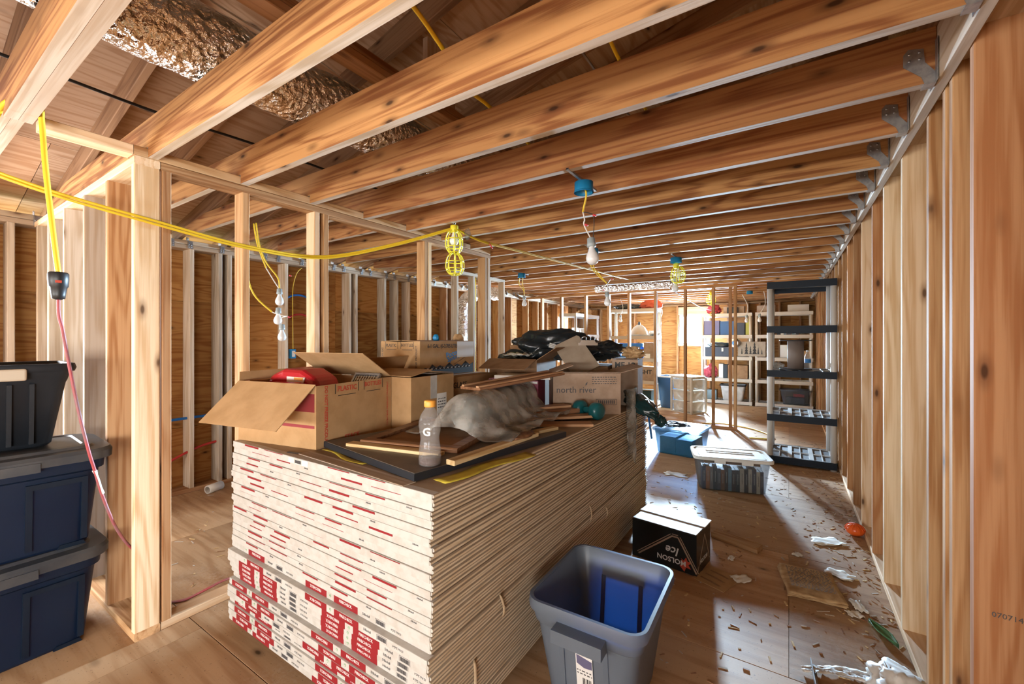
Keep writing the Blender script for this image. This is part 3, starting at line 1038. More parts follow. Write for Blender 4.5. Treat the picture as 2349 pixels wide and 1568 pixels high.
m = MB().box(-0.26, 0.262, -0.2712, -0.2702, 0.098, 0.112).box(0.02, 0.262, -0.2712, -0.2702, 0.175, 0.262)
m.build('printed_stripe', 'ink_maroon', b1)
inst('fine_print', hatch(MB(), -0.06, 0.06, -0.018, 0.018, 3, 5).mesh('fine_print', 'ink_maroon'), b1, fr((-0.195, -0.2712, 0.137), (1, 0, 0), (0, 0, 1)))

# red plastic case and filter frame lying in the open box
rc = thing('red_case', 'glossy red plastic case lying in the open cardboard box', 'case', (-2.275, 1.36, TOP + 0.125), math.radians(16))
m = MB()
prof = [(-0.20, 0.0), (0.17, 0.0), (0.185, 0.10), (0.15, 0.185), (0.06, 0.232), (-0.06, 0.236), (-0.15, 0.20), (-0.195, 0.12)]
m.prism(prof, -0.10, 0.10, axis='y')
cs = m.build('shell', 'red_plastic', rc)
bv = cs.modifiers.new('bevel', 'BEVEL')
bv.width, bv.segments, bv.limit_method = 0.035, 3, 'ANGLE'
m = MB().prism([(-0.17, 0.0), (0.19, 0.0), (0.19, 0.12), (0.10, 0.17), (-0.10, 0.17), (-0.17, 0.10)], -0.165, -0.095, axis='y')
c2 = m.build('front_shell', 'red_plastic', rc)
bv = c2.modifiers.new('bevel', 'BEVEL')
bv.width, bv.segments, bv.limit_method = 0.03, 3, 'ANGLE'
MB().prism([(-0.02, 0.196), (0.10, 0.192), (0.09, 0.16), (-0.02, 0.165)], -0.106, -0.101, axis='y').build('sticker', 'paper_white', rc)
MB().prism([(0.03, 0.193), (0.09, 0.191), (0.085, 0.175), (0.03, 0.178)], -0.1075, -0.1062, axis='y').build('sticker_stripe', 'cap_orange', rc)
gr = thing('filter_grille', 'small metal mesh filter leaning in the open cardboard box', 'filter', (-2.045, 1.50, TOP + 0.145), math.radians(12))
m = MB().box(-0.09, 0.09, -0.008, 0.008, 0, 0.012).box(-0.09, 0.09, -0.008, 0.008, 0.208, 0.22).box(-0.09, -0.078, -0.008, 0.008, 0.012, 0.208).box(0.078, 0.09, -0.008, 0.008, 0.012, 0.208)
m.build('frame', 'galvanized', gr, (0, 0, 0), (math.radians(-38), 0, math.radians(0)))
m = MB()
for k in range(9):
    a = -0.072 + k * 0.018
    m.box(a - 0.0025, a + 0.0025, -0.003, 0.001, 0.012, 0.208)
for k in range(11):
    a = 0.02 + k * 0.018
    m.box(-0.078, 0.078, 0.001, 0.004, a - 0.0025, a + 0.0025)
m.build('mesh', 'steel', gr, (0, 0, 0), (math.radians(-38), 0, 0))

# taped brown box with a paper label
b2 = carton('cardboard_box', 'brown cardboard box with packing tape and a white paper label, behind the orange-capped bottle', 'box',
            (-2.04, 1.90, TOP), math.radians(4), 0.44, 0.40, 0.30, 'cardboard', (('yn', 8, 0.20), ('yp', 5, 0.20), ('xn', 60, 0.12)))
MB().box(0.2202, 0.2212, -0.03, 0.03, 0.16, 0.30).box(0.02, 0.2212, -0.03, 0.03, 0.312, 0.3135).build('packing_tape', 'tape_white', b2)
MB().box(0.2202, 0.2212, 0.03, 0.125, 0.03, 0.185).build('paper_label', 'paper_white', b2)
inst('fine_print', hatch(MB(), -0.04, 0.04, -0.01, 0.06, 4, 8).mesh('fine_print', 'ink_grey'), b2, fr((0.2216, 0.078, 0.10), (0, 1, 0), (0, 0, 1)))

b3 = carton('cardboard_box', 'cardboard box printed GLASS under the spring water box', 'box',
            (-2.17, 2.46, TOP), 0.0, 0.42, 0.64, 0.25, 'cardboard', (('xp', 1, 0.20), ('xn', 1, 0.20)))
text('GLASS', 0.056, 'ink_black', b3, (0.2105, -0.13, 0.195), (0, 1, 0), (0, 0, 1), 0.012, spacing=0.95)

b4 = carton('cardboard_box', 'closed spring water box with black mountain print and blue lettering', 'box',
            (-2.325, 2.40, TOP + 0.2585), math.radians(0), 0.40, 0.60, 0.245, 'cardboard', (('xp', 2, 0.19), ('xn', 2, 0.19)))
text('6-1 GAL. (6-3.785 LITER)', 0.040, 'ink_black', b4, (0.2005, -0.055, 0.212), (0, 1, 0), (0, 0, 1), 0.01, spacing=0.85)
text('Pocono', 0.058, 'ink_blue', b4, (0.2005, 0.055, 0.158), (0, 0.97, 0.22), (0, -0.22, 0.97), 0.03)
text('Springs', 0.048, 'ink_blue', b4, (0.2005, 0.05, 0.122), (0, 0.97, 0.22), (0, -0.22, 0.97), 0.03)
inst('fine_print', hatch(MB(), -0.07, 0.07, -0.006, 0.006, 1, 4).mesh('fine_print', 'ink_black'), b4, fr((0.2005, 0.12, 0.10), (0, 0.93, 0.36), (0, -0.36, 0.93)))
mt = [(-0.285, 0.004), (-0.285, 0.045), (-0.25, 0.062), (-0.215, 0.05), (-0.18, 0.085), (-0.14, 0.058), (-0.10, 0.074), (-0.05, 0.056), (0.0, 0.09), (0.05, 0.06), (0.09, 0.078), (0.14, 0.06), (0.19, 0.095), (0.24, 0.065), (0.285, 0.08), (0.285, 0.004)]
mo = MB().prism(mt, 0.2002, 0.2010, axis='x').build('mountain_print', 'ink_black', b4)
m = MB()
for k in range(12):
    a = -0.24 + k * 0.042
    m.prism([(a, 0.045), (a + 0.012, 0.06), (a + 0.018, 0.052), (a + 0.028, 0.066), (a + 0.02, 0.045), (a + 0.012, 0.052)], 0.2011, 0.2015, axis='x')
m.build('snow_print', 'label_white', mo)
text('PLASTIC', 0.030, 'ink_black', b4, (-0.09, -0.3005, 0.218), (1, 0, 0), (0, 0, 1), 0.008)
text('BOTTLES', 0.030, 'ink_black', b4, (0.075, -0.3005, 0.220), (1, 0, 0), (0, 0, 1), 0.008)
text('PP 79 00050', 0.030, 'ink_black', b4, (-0.04, -0.3005, 0.112), (1, 0, 0), (0, 0, 1), 0.004)
text('DO NOT FREEZE', 0.022, 'ink_black', b4, (-0.185, -0.3005, 0.12), (0, 0, -1), (1, 0, 0), 0.006)
text('EXTEND PRODUCT', 0.022, 'ink_black', b4, (0.165, -0.3005, 0.12), (0, 0, 1), (-1, 0, 0), 0.006)
m = MB()
for x0, x1 in ((-0.15, -0.02), (0.01, 0.14)):
    m.box(x0, x0 + 0.003, -0.3008, -0.3, 0.195, 0.245).box(x1 - 0.003, x1, -0.3008, -0.3, 0.195, 0.245).box(x0 + 0.015, x1 - 0.015, -0.3008, -0.3, 0.186, 0.189)
m.build('tab_outline', 'ink_black', b4)
MB().box(0.2004, 0.2012, 0.09, 0.295, 0.125, 0.246).build('shipping_sticker', 'label_white', b4)
tag(blob('crumpled_cloth', 'cardboard', None, (0.04, 0.05, 0.035), 3, 0.4, 2.5, (-2.22, 2.62, TOP + 0.532), flat=-0.02, sub=3), 'crumpled tan paper on top of the spring water box', 'paper')
tag(blob('cloth_scrap', 'box_blue', None, (0.025, 0.02, 0.03), 4, 0.4, 3, (-2.22, 2.36, TOP + 0.53), flat=-0.02, sub=3), 'small dark blue scrap on top of the spring water box', 'scrap')

b5 = carton('cardboard_box', 'open cardboard box with a drooping flap, right of the spring water box', 'box',
            (-1.85, 3.01, TOP), math.radians(6), 0.42, 0.40, 0.36, 'cardboard_dark', (('yn', 200, 0.20), ('xp', 148, 0.18), ('yp', 60, 0.12)))
tag(sheet('crumpled_paper', 'paper_white', None, lambda u, v: (0.22 * u, 0.16 * v, 0.03 + 0.03 * noise.noise(Vector((u * 5, v * 5, 1)))), 14, 10, loc=(-2.02, 2.95, TOP + 0.365)), 'crumpled white paper on the box with the drooping flap', 'paper')

b6 = carton('gift_box', 'dark magenta printed box with white letters behind the brown drawer front', 'box',
            (-1.66, 2.62, TOP), math.radians(18), 0.36, 0.26, 0.235, 'magenta_print', (('yn', 1, 0.13), ('yp', 1, 0.13)))
text('COM', 0.062, 'label_white', b6, (0.06, -0.1305, 0.165), (1, 0, 0), (0, 0, 1), 0.03)
m = MB().box(-0.175, 0.175, -0.1312, -0.1302, 0.212, 0.228).box(-0.175, -0.155, -0.1312, -0.1302, 0.02, 0.212)
m.build('white_border', 'label_white', b6)
tag(MB().box(-0.20, 0.20, -0.13, 0.13, 0, 0.024).build('white_board', 'paper_white', None, (-1.60, 2.64, TOP + 0.243), (0, 0, math.radians(18))), 'white board lying on the dark magenta box', 'board')

# black garbage bag over the far boxes
b7 = carton('cardboard_box', 'plain brown box carrying the black garbage bag', 'box', (-1.425, 3.42, TOP), math.radians(4), 0.40, 0.34, 0.30, 'cardboard_dark', (('yn', 1, 0.2), ('yp', 1, 0.2)))
gb = thing('garbage_bag', 'shiny black plastic garbage bag heaped on a box', 'bag', (-1.70, 3.33, TOP + 0.345), math.radians(28))
blob('body', 'bag_black', gb, (0.40, 0.24, 0.20), 6, 0.35, 1.7, (-0.06, 0, 0.04), flat=-0.035, crease=0.13, sub=5)
blob('neck', 'bag_black', gb, (0.22, 0.12, 0.09), 9, 0.4, 2.6, (0.34, 0.02, 0.09), (0, 0.1, 0), crease=0.15, sub=4)
for k, (x, y, z, ry, l) in enumerate(((-0.02, -0.205, 0.115, 0.3, 0.05), (0.12, -0.20, 0.09, -0.2, 0.04))):
    m = MB()
    for q in range(3):
        m.box(-l, l, -0.004, 0.004, -0.02 + q * 0.016, -0.012 + q * 0.016)
    m.build('logo_print', 'label_white', gb, (x, y, z), (math.radians(-35), ry, 0))

# clipboard leaning on the bag
cb = thing('clipboard', 'brown hardboard clipboard with a steel clip, leaning on the black bag', 'clipboard', (-1.29, 3.04, TOP + 0.25), math.radians(33))
tilt = Matrix.Rotation(math.radians(-52), 4, 'X') @ Matrix.Rotation(math.radians(24), 4, 'Y')
o = inst('board', MB().prism([(-0.115, 0), (0.115, 0), (0.115, 0.30), (0.10, 0.315), (-0.10, 0.315), (-0.115, 0.30)], -0.0025, 0.0025, axis='y').mesh('board', 'masonite'), cb, Matrix.Translation((0, 0.02, 0.02)) @ Matrix.Rotation(math.radians(-30), 4, 'X') @ Matrix.Rotation(math.radians(-28), 4, 'Y'))
base = o.matrix_local.copy()
cm = MB().box(-0.075, 0.075, -0.012, -0.003, 0.225, 0.245)
cm.prism([(-0.06, 0.245), (0.06, 0.245), (0.05, 0.265), (-0.05, 0.265)], -0.014, -0.004, axis='y')
cm.tube([(-0.05, -0.01, 0.265), (-0.045, -0.022, 0.285), (-0.02, -0.026, 0.288), (-0.015, -0.012, 0.262)], 0.004, 6)
cm.tube([(0.05, -0.01, 0.265), (0.045, -0.022, 0.285), (0.02, -0.026, 0.288), (0.015, -0.012, 0.262)], 0.004, 6)
inst('clip', cm.mesh('clip', 'steel'), cb, base)

# north river box, its flaps ragged
b8 = carton('cardboard_box', 'cardboard box printed north river with ragged top flaps, behind the teal dumbbell', 'box',
            (-1.27, 2.905, TOP), math.radians(33), 0.47, 0.34, 0.285, 'cardboard_grey', (('yn', -14, 0.16), ('xp', 165, 0.17), ('xn', 20, 0.15)))
text('north river', 0.062, 'ink_grey', b8, (-0.075, -0.1705, 0.168), (1, 0, 0), (0, 0, 1), 0.006)
MB().prism([(0.0, 0), (0.012, 0.008), (0.016, 0.026), (0.004, 0.018)], -0.0005, 0.0005, axis='y').build('leaf_mark', 'ink_grey', b8, (-0.012, -0.171, 0.198))
inst('fine_print', hatch(MB(), -0.085, 0.085, -0.03, 0.03, 4, 6, 0.4).mesh('fine_print', 'ink_grey'), b8, fr((0.12, -0.1705, 0.235), (1, 0, 0), (0, 0, 1)))
m = MB().box(-0.072, 0.072, -0.0005, 0.0005, 0.018, 0.0205).box(-0.072, 0.072, -0.0005, 0.0005, -0.0205, -0.018).box(-0.072, -0.0695, -0.0005, 0.0005, -0.018, 0.018).box(0.0695, 0.072, -0.0005, 0.0005, -0.018, 0.018)
for k in range(9):
    m.box(-0.058 + k * 0.0135, -0.050 + k * 0.0135, -0.0005, 0.0005, -0.012, 0.012)
m.build('barcode', 'ink_grey', b8, (0.135, -0.171, 0.085))
# parcel behind it, with dark lettering and a crumpled newspaper
b9 = carton('cardboard_box', 'cardboard box with large dark letters behind the clipboard', 'box', (-1.105, 3.43, TOP), math.radians(8), 0.20, 0.26, 0.36, 'cardboard_grey', (('yn', 1, 0.13), ('yp', 1, 0.13)))
text('ME 18', 0.062, 'ink_black', b9, (0.0, -0.1305, 0.315), (1, 0, 0), (0, 0, 1), 0.03)
tag(blob('crumpled_newspaper', 'newsprint', None, (0.09, 0.06, 0.055), 12, 0.5, 2.2, (-1.06, 3.42, TOP + 0.41), flat=-0.04, crease=0.4), 'crumpled newspaper ball on the box with dark letters', 'paper')

# dumbbell: hexagonal heads and a bar
db = thing('dumbbell', 'teal vinyl dumbbell in front of the north river box', 'dumbbell', (-1.11, 2.625, TOP), math.radians(-18))
head = [(0.030, -0.036), (0.050, -0.030), (0.056, -0.015), (0.056, 0.015), (0.050, 0.030), (0.030, 0.036)]
for s in (-1, 1):
    o = inst('head', MB().lathe(head, 24).mesh('head', 'teal_vinyl'), db, fr((s * 0.070, 0, 0.056), (0, 1, 0), (0, 0, 1)))
inst('handle', MB().lathe([(0.018, -0.05), (0.022, -0.015), (0.022, 0.015), (0.018, 0.05)], 16).mesh('handle', 'teal_vinyl'), db, fr((0, 0, 0.056), (0, 1, 0), (0, 0, 1)))

# black panel on the near corner, yellow papers under it
pn = thing('laminate_board', 'flat black-edged panel lying on the near corner of the drywall', 'panel', (-1.43, 1.63, TOP + 0.003), math.radians(-9))
MB().cbox(-0.37, 0.37, -0.48, 0.48, 0.0, 0.028, 0.002).build('edge', 'black_edge', pn)
MB().box(-0.366, 0.366, -0.476, 0.476, 0.028, 0.0295).build('top_face', 'black_board', pn)
PZ = TOP + 0.0325
tag(sheet('yellow_paper', 'yellow_paper', None, lambda u, v: (0.07 * v + 0.01 * math.sin(9 * u), 0.52 * u, 0.002 + 0.002 * noise.noise(Vector((u * 9, v * 3, 2)))), 20, 4, 0.001, (-1.105, 1.16, TOP), (0, 0, math.radians(-9))), 'torn yellow paper along the right edge of the black panel', 'paper')
tag(sheet('yellow_paper', 'yellow_paper', None, lambda u, v: (0.36 * u, 0.03 * v + 0.012 * math.sin(7 * u), 0.002 + 0.002 * noise.noise(Vector((u * 9, v * 3, 5)))), 16, 3, 0.001, (-1.84, 1.185, TOP), (0, 0, math.radians(-9))), 'torn yellow paper in front of the black panel', 'paper')
m = MB()
for k in range(26):
    m.prism([(k * 0.0085, 0), (k * 0.0085 + 0.0085, 0), (k * 0.0085 + 0.004, -0.006)], 0, 0.002)
m.box(0, 0.22, 0, 0.014, 0, 0.002)
m.build('blade', 'black_edge', tag(thing('saw_blade', 'thin dark toothed saw blade in front of the open cardboard box', 'saw', (-1.94, 1.075, TOP), math.radians(12))))

# grey tapered board under the panel front
tag(MB().cbox(-0.36, 0.36, -0.03, 0.03, 0, 0.0028, 0.001).build('grey_shim', 'grey_lumber', None, (-1.50, 1.095, TOP), (0, 0, math.radians(-3))), 'thin grey shim strip on the drywall front edge', 'shim')

# picture frame, sticks and mouldings lying on the panel
pf = thing('picture_frame', 'empty brown picture frame lying behind the plastic bottle', 'picture frame', (-1.50, 1.62, PZ), math.radians(14))
for a, b, c, d in ((-0.25, 0.25, -0.30, -0.25), (-0.25, 0.25, 0.25, 0.30), (-0.25, -0.20, -0.25, 0.25), (0.20, 0.25, -0.25, 0.25)):
    MB().cbox(a, b, c, d, 0.0, 0.022, 0.004).build('rail', 'brown_trim', pf)
MB().box(-0.20, 0.20, -0.25, 0.25, 0.004, 0.007).build('backing', 'cardboard_dark', pf)


def stick(label, a, b, w, t, mat, name='wood_strip', roll=0.0):
    a, b = Vector(a), Vector(b)
    L = (b - a).length
    m = MB().cbox(0, L, -w / 2, w / 2, 0, t, min(w, t) * 0.12)
    x = (b - a).normalized()
    o = inst(name, m.mesh(name, mat), None, fr(a, x, Vector((0, 0, 1)).cross(x)))
    return tag(o, label, 'wood')


stick('pale wood strip lying along the front of the black panel', (-1.70, 1.235, PZ), (-1.22, 1.33, PZ), 0.05, 0.014, 'stick_wood')
stick('long pale split stick running back beside the bottle', (-1.10, 1.25, PZ), (-1.075, 1.86, PZ), 0.045, 0.02, 'stick_wood')
stick('short pale stick beyond the split stick', (-1.13, 1.80, PZ), (-1.06, 2.06, PZ), 0.04, 0.016, 'stick_wood')
tag(blob('charred_chunk', 'brown_trim', None, (0.03, 0.10, 0.012), 21, 0.4, 3, (-1.075, 1.75, PZ + 0.024), (0, 0, 0.05), sub=3, flat=-0.006), 'rough brown bark piece on the long split stick', 'wood')
stick('flat tan moulding lying under the plastic-wrapped roll, right side', (-1.33, 2.20, TOP), (-1.00, 2.42, TOP), 0.10, 0.016, 'tan_molding', 'moulding')
stick('tan moulding with a notch near the dumbbell', (-1.38, 2.26, TOP + 0.017), (-1.06, 2.62, TOP + 0.017), 0.09, 0.016, 'tan_molding', 'moulding')
stick('dark moulding piece stacked on the tan mouldings', (-1.40, 2.28, TOP + 0.034), (-1.20, 2.62, TOP + 0.034), 0.10, 0.03, 'brown_trim', 'moulding')
stick('top tan moulding piece below the dumbbell', (-1.42, 2.34, TOP + 0.065), (-1.26, 2.62, TOP + 0.065), 0.09, 0.016, 'tan_molding', 'moulding')

# roll wrapped in clear plastic sheeting
rl = thing('wrapped_roll', 'grey roll wrapped in loose clear plastic sheeting', 'roll', (-1.46, 2.06, TOP + 0.036), math.radians(8))
m = MB().lathe([(0.02, -0.36), (0.085, -0.35), (0.092, -0.2), (0.090, 0.0), (0.094, 0.2), (0.088, 0.35), (0.02, 0.36)], 28, mat=Matrix.Translation((0, 0, 0.095)) @ Matrix.Rotation(-PI / 2, 4, 'X'))
m.build('roll', 'socket_grey', rl)


def wrap(u, v):
    # sheet draped over the roll: u along, v around and out on both sides
    s = (v - 0.45) * 0.86
    y = -0.50 + 0.92 * u + 0.03 * noise.noise(Vector((v * 4, u * 3, 7)))
    r = 0.104 + 0.007 * noise.noise(Vector((u * 5, v * 8, 3))) + 0.003 * math.sin(u * 34 + 5 * noise.noise(Vector((v * 5, u * 3, 2))))
    if abs(s) < 0.17:
        a = s / 0.104
        x, z = r * math.sin(a), 0.095 + r * math.cos(a)
    else:
        e = abs(s) - 0.17
        sg = 1 if s > 0 else -1
        x = sg * (r + e * 0.75)
        z = max(0.004, 0.095 - e * 0.9) + 0.03 * (0.6 + noise.noise(Vector((u * 7, v * 7, 1)))) * min(1, e * 9)
    end = max(0, 0.16 - u) / 0.16
    z = z * (1 - 0.72 * end * end) + 0.004
    return (x, y, z + 0.004 * noise.noise(Vector((u * 20, v * 16, 5))))


sheet('plastic_wrap', 'poly_sheet', rl, wrap, 56, 44, 0.001)
# brown drawer front lying on the roll
df = thing('moulded_plank', 'brown moulded drawer front lying tilted on the wrapped roll', 'drawer front', (-1.46, 2.30, TOP + 0.262), math.radians(-10))
for a, b, c, d, z in ((-0.085, 0.085, -0.40, 0.40, 0), ):
    pl = inst('panel', MB().cbox(-0.40, 0.40, -0.085, 0.085, -0.010, 0.006, 0.003).mesh('panel', 'brown_trim'), df, Matrix.Rotation(math.radians(3), 4, 'X') @ Matrix.Rotation(PI / 2, 4, 'Z'))
    for s in (-1, 1):
        inst('raised_edge', MB().cbox(-0.40, 0.40, -0.012, 0.012, 0, 0.010, 0.003).mesh('raised_edge', 'tan_molding'), df, Matrix.Rotation(math.radians(3), 4, 'X') @ Matrix.Translation((s * 0.062, 0, 0.006)) @ Matrix.Rotation(PI / 2, 4, 'Z'))

# plastic drink bottle with an orange cap
bt = thing('plastic_bottle', 'clear plastic drink bottle with an orange cap and dark dregs', 'bottle', (-1.175, 1.215, PZ - 0.001), 0)
prof = [(0.036, 0.0), (0.043, 0.006), (0.044, 0.03), (0.041, 0.045), (0.043, 0.06), (0.040, 0.075), (0.037, 0.095), (0.036, 0.105), (0.038, 0.12), (0.042, 0.135), (0.041, 0.142), (0.044, 0.15), (0.043, 0.17), (0.036, 0.195), (0.024, 0.213), (0.019, 0.22), (0.019, 0.226)]
MB().lathe(prof, 28).build('body', 'bottle_clear', bt)
MB().lathe([(0.033, 0.003), (0.040, 0.006), (0.0415, 0.026), (0.0, 0.0265)], 24).build('drink', 'drink_dark', bt)
cp = MB()
for k in range(32):
    a = 2 * PI * k / 32
cp.lathe([(0.0215, 0.226), (0.0225, 0.229), (0.0225, 0.247), (0.0205, 0.251), (0.001, 0.251)], 32)
cp.build('cap', 'cap_orange', bt)
text('G', 0.042, 'label_white', bt, (0.020, -0.0385, 0.135), (0.88, 0.47, 0), (0, 0, 1), 0.03)

# shiny dark bag and torn wrap hanging over the far right corner
dk = thing('hanging_bag', 'shiny dark teal plastic bag hanging over the far drywall corner', 'bag', (-0.96, 3.22, TOP + 0.03), math.radians(-35))
blob('body', 'bag_teal', dk, (0.20, 0.09, 0.055), 15, 0.3, 1.6, (0.05, 0, 0.0), (0, 0.38, 0), crease=0.12)
blob('knot', 'bag_teal', dk, (0.05, 0.035, 0.04), 16, 0.5, 3, (0.25, 0, -0.085), crease=0.4, sub=3)
tag(sheet('torn_wrap', 'poly_sheet', None, lambda u, v: (0.015 + 0.03 * math.sin(5 * v) + 0.02 * noise.noise(Vector((u * 6, v * 6, 1))), 0.34 * v + 0.03 * u * math.sin(9 * v), -0.34 * u * (0.5 + 0.5 * math.sin(3 * v + 0.4)) + 0.22 * (1 - u)), 16, 16, loc=(-0.995, 3.02, TOP - 0.06)), 'torn clear wrap hanging from the far drywall corner', 'plastic wrap')
tag(MB().cbox(-0.14, 0.14, -0.012, 0.012, -0.006, 0.006, 0.003).build('plastic_rod', 'crate_blue', None, (-0.955, 3.52, TOP - 0.15), (0, math.radians(82), 0)), 'light blue plastic rod hanging beside the far drywall corner', 'rod')

# ---------------------------------------------------------------- totes and tubs
def rrect(w, d, r, n=5):
    pts = []
    for cx_, cy_, a0 in ((w / 2 - r, d / 2 - r, 0), (-w / 2 + r, d / 2 - r, 90), (-w / 2 + r, -d / 2 + r, 180), (w / 2 - r, -d / 2 + r, 270)):
        for k in range(n + 1):
            a = math.radians(a0 + 90 * k / n)
            pts.append((cx_ + r * math.cos(a), cy_ + r * math.sin(a)))
    return pts


def loft(secs, cap0=True, cap1=True, n=5, smooth=True):
    """skin through rounded rectangles (w, d, r, z)"""
    m = MB()
    rings = [[(x, y, z) for x, y in rrect(w, d, r, n)] for w, d, r, z in secs]
    k = len(rings[0])
    vs = [p for r_ in rings for p in r_]
    fs = []
    for i in range(len(rings) - 1):
        for j in range(k):
            a, b = i * k + j, i * k + (j + 1) % k
            fs.append((a, b, b + k, a + k))
    if cap0:
        fs.append(tuple(range(k - 1, -1, -1)))
    if cap1:
        fs.append(tuple(range((len(rings) - 1) * k, len(rings) * k)))
    m.add(vs, fs, 0, smooth)
    return m


def shade(o, deg=35):
    try:
        with bpy.context.temp_override(object=o, active_object=o, selected_editable_objects=[o], selected_objects=[o]):
            bpy.ops.object.shade_auto_smooth(angle=math.radians(deg))
    except Exception:
        pass
    return o


def esplit(o, deg=32):
    md = o.modifiers.new('edges', 'EDGE_SPLIT')
    md.split_angle = math.radians(deg)
    return o


def open_tub(r, w, d, h, tp, mat, wall=0.005, rr=0.05, lip=0.02, step=0.0, rimh=0.03, rim_mat=None):
    """tapered open body with a step and a rolled rim; w, d at the rim"""
    wb, db_ = w - tp, d - tp
    hs = h * 0.80
    def at(z):
        k = z / h
        return wb + (w - wb) * k, db_ + (d - db_) * k
    s = []
    a = at(0.0)
    s.append((a[0] - 0.02, a[1] - 0.02, rr, 0.0))
    s.append((*a, rr, 0.012))
    a = at(hs)
    s.append((a[0] - step, a[1] - step, rr, hs - 0.01))
    s.append((a[0] + step * 0.5, a[1] + step * 0.5, rr, hs))
    s.append((w, d, rr, h - rimh))
    s.append((w, d, rr, h))
    s.append((w - wall * 2, d - wall * 2, rr, h))
    s.append((a[0] - step * 0 - wall * 2, a[1] - wall * 2, rr, hs))
    s.append((a[0] - step - wall * 2, a[1] - step - wall * 2, rr, hs - 0.01))
    a = at(0.02)
    s.append((a[0] - wall * 2, a[1] - wall * 2, rr, 0.02))
    s.append((a[0] - wall * 2 - 0.02, a[1] - wall * 2 - 0.02, rr, 0.012))
    esplit(loft(s).build('body', mat, r))
    l = loft([(w + 0.002, d + 0.002, rr, h - rimh), (w + lip, d + lip, rr + lip / 2, h - rimh), (w + lip * 1.5, d + lip * 1.5, rr + lip, h - rimh * 0.5), (w + lip, d + lip, rr + lip / 2, h + 0.004), (w - 0.004, d - 0.004, rr, h + 0.004), (w - 0.006, d - 0.006, rr, h - 0.002)], False, False)
    esplit(l.build('rim', rim_mat or mat, r), 40)


# two blue-black totes with lids, an open black one on top
def dark_tote(z, label, rz=0.0, yo=0.0, xo=0.0):
    W, D, H = 0.54, 0.82, 0.475
    r = thing('storage_tote', label, 'tote', (-3.17 + xo, 0.285 + yo, z), rz, 'dark lidded totes stacked by the stud wall')
    esplit(loft([(W - 0.14, D - 0.16, 0.06, 0.0), (W - 0.12, D - 0.14, 0.07, 0.012), (W - 0.055, D - 0.075, 0.07, H * 0.76), (W - 0.03, D - 0.04, 0.075, H * 0.78), (W - 0.02, D - 0.03, 0.075, H - 0.05)]).build('body', 'blue_plastic', r))
    # moulded panels: raised frame around a recessed field on the long side
    for yy, ww in ((-0.20, 0.16), (0.22, 0.16)):
        x0, x1 = (W - 0.12) / 2, (W - 0.055) / 2
        for a, b, c, d in ((yy - ww / 2 - 0.022, yy - ww / 2, 0.03, 0.34), (yy + ww / 2, yy + ww / 2 + 0.022, 0.03, 0.34), (yy - ww / 2, yy + ww / 2, 0.315, 0.34)):
            k0, k1 = c / (H * 0.76), d / (H * 0.76)
            xa, xb = x0 + (x1 - x0) * k0, x0 + (x1 - x0) * k1
            MB().add([(xa - 0.004, a, c), (xa + 0.012, a, c), (xa + 0.012, b, c), (xa - 0.004, b, c), (xb - 0.004, a, d), (xb + 0.012, a, d), (xb + 0.012, b, d), (xb - 0.004, b, d)],
                  [(0, 3, 2, 1), (4, 5, 6, 7), (0, 1, 5, 4), (1, 2, 6, 5), (2, 3, 7, 6), (3, 0, 4, 7)]).build('rib', 'blue_plastic', r)
    for yy in (-0.27, 0.27):
        MB().add([p for p in [(W / 2 - 0.09, yy - 0.05, 0), (W / 2 - 0.055, yy - 0.05, 0), (W / 2 - 0.055, yy + 0.05, 0), (W / 2 - 0.09, yy + 0.05, 0), (W / 2 - 0.09, yy - 0.04, 0.02), (W / 2 - 0.052, yy - 0.04, 0.02), (W / 2 - 0.052, yy + 0.04, 0.02), (W / 2 - 0.09, yy + 0.04, 0.02)]],
              [(0, 3, 2, 1), (4, 5, 6, 7), (0, 1, 5, 4), (1, 2, 6, 5), (2, 3, 7, 6), (3, 0, 4, 7)]).build('foot', 'blue_plastic', r)
    lid = loft([(W - 0.012, D - 0.02, 0.08, H - 0.052), (W + 0.03, D + 0.02, 0.10, H - 0.056), (W + 0.034, D + 0.024, 0.10, H - 0.02), (W + 0.016, D + 0.006, 0.095, H - 0.004), (W - 0.09, D - 0.10, 0.07, H - 0.002), (W - 0.11, D - 0.12, 0.06, H + 0.010), (W - 0.17, D - 0.18, 0.05, H + 0.012), (W - 0.185, D - 0.195, 0.05, H + 0.006)])
    lo = esplit(lid.build('lid', 'lid_plastic', r), 25)
    MB().box(W / 2 + 0.012, W / 2 + 0.022, -0.22, 0.16, H - 0.072, H - 0.03).build('latch_lip', 'lid_plastic', lo)
    return r


dark_tote(0.0, 'bottom dark blue lidded tote of the stack beside the stud wall')
dark_tote(0.4885, 'upper dark blue lidded tote with the black bin standing on it', math.radians(-3), 0.02, 0.005)
bk = thing('storage_bin', 'open black bin with a tan handle on top of the dark totes', 'bin', (-3.22, 0.28, 0.978), math.radians(-4))
open_tub(bk, 0.42, 0.62, 0.40, 0.12, 'black_plastic', 0.004, 0.04, 0.03, 0.006, 0.035)
m = MB().box(0.228, 0.246, -0.20, 0.16, 0.33, 0.385)
h = m.build('handle', 'tan_plastic', bk)
bv = h.modifiers.new('bevel', 'BEVEL')
bv.width, bv.segments = 0.008, 2
for yy in (0.10, 0.17, -0.12):
    MB().add([(0.155, yy, 0.02), (0.172, yy, 0.02), (0.172, yy + 0.016, 0.02), (0.155, yy + 0.016, 0.02), (0.195, yy, 0.31), (0.209, yy, 0.31), (0.209, yy + 0.016, 0.31), (0.195, yy + 0.016, 0.31)], [(0, 3, 2, 1), (4, 5, 6, 7), (0, 1, 5, 4), (1, 2, 6, 5), (2, 3, 7, 6), (3, 0, 4, 7)]).build('rib', 'black_plastic', bk)

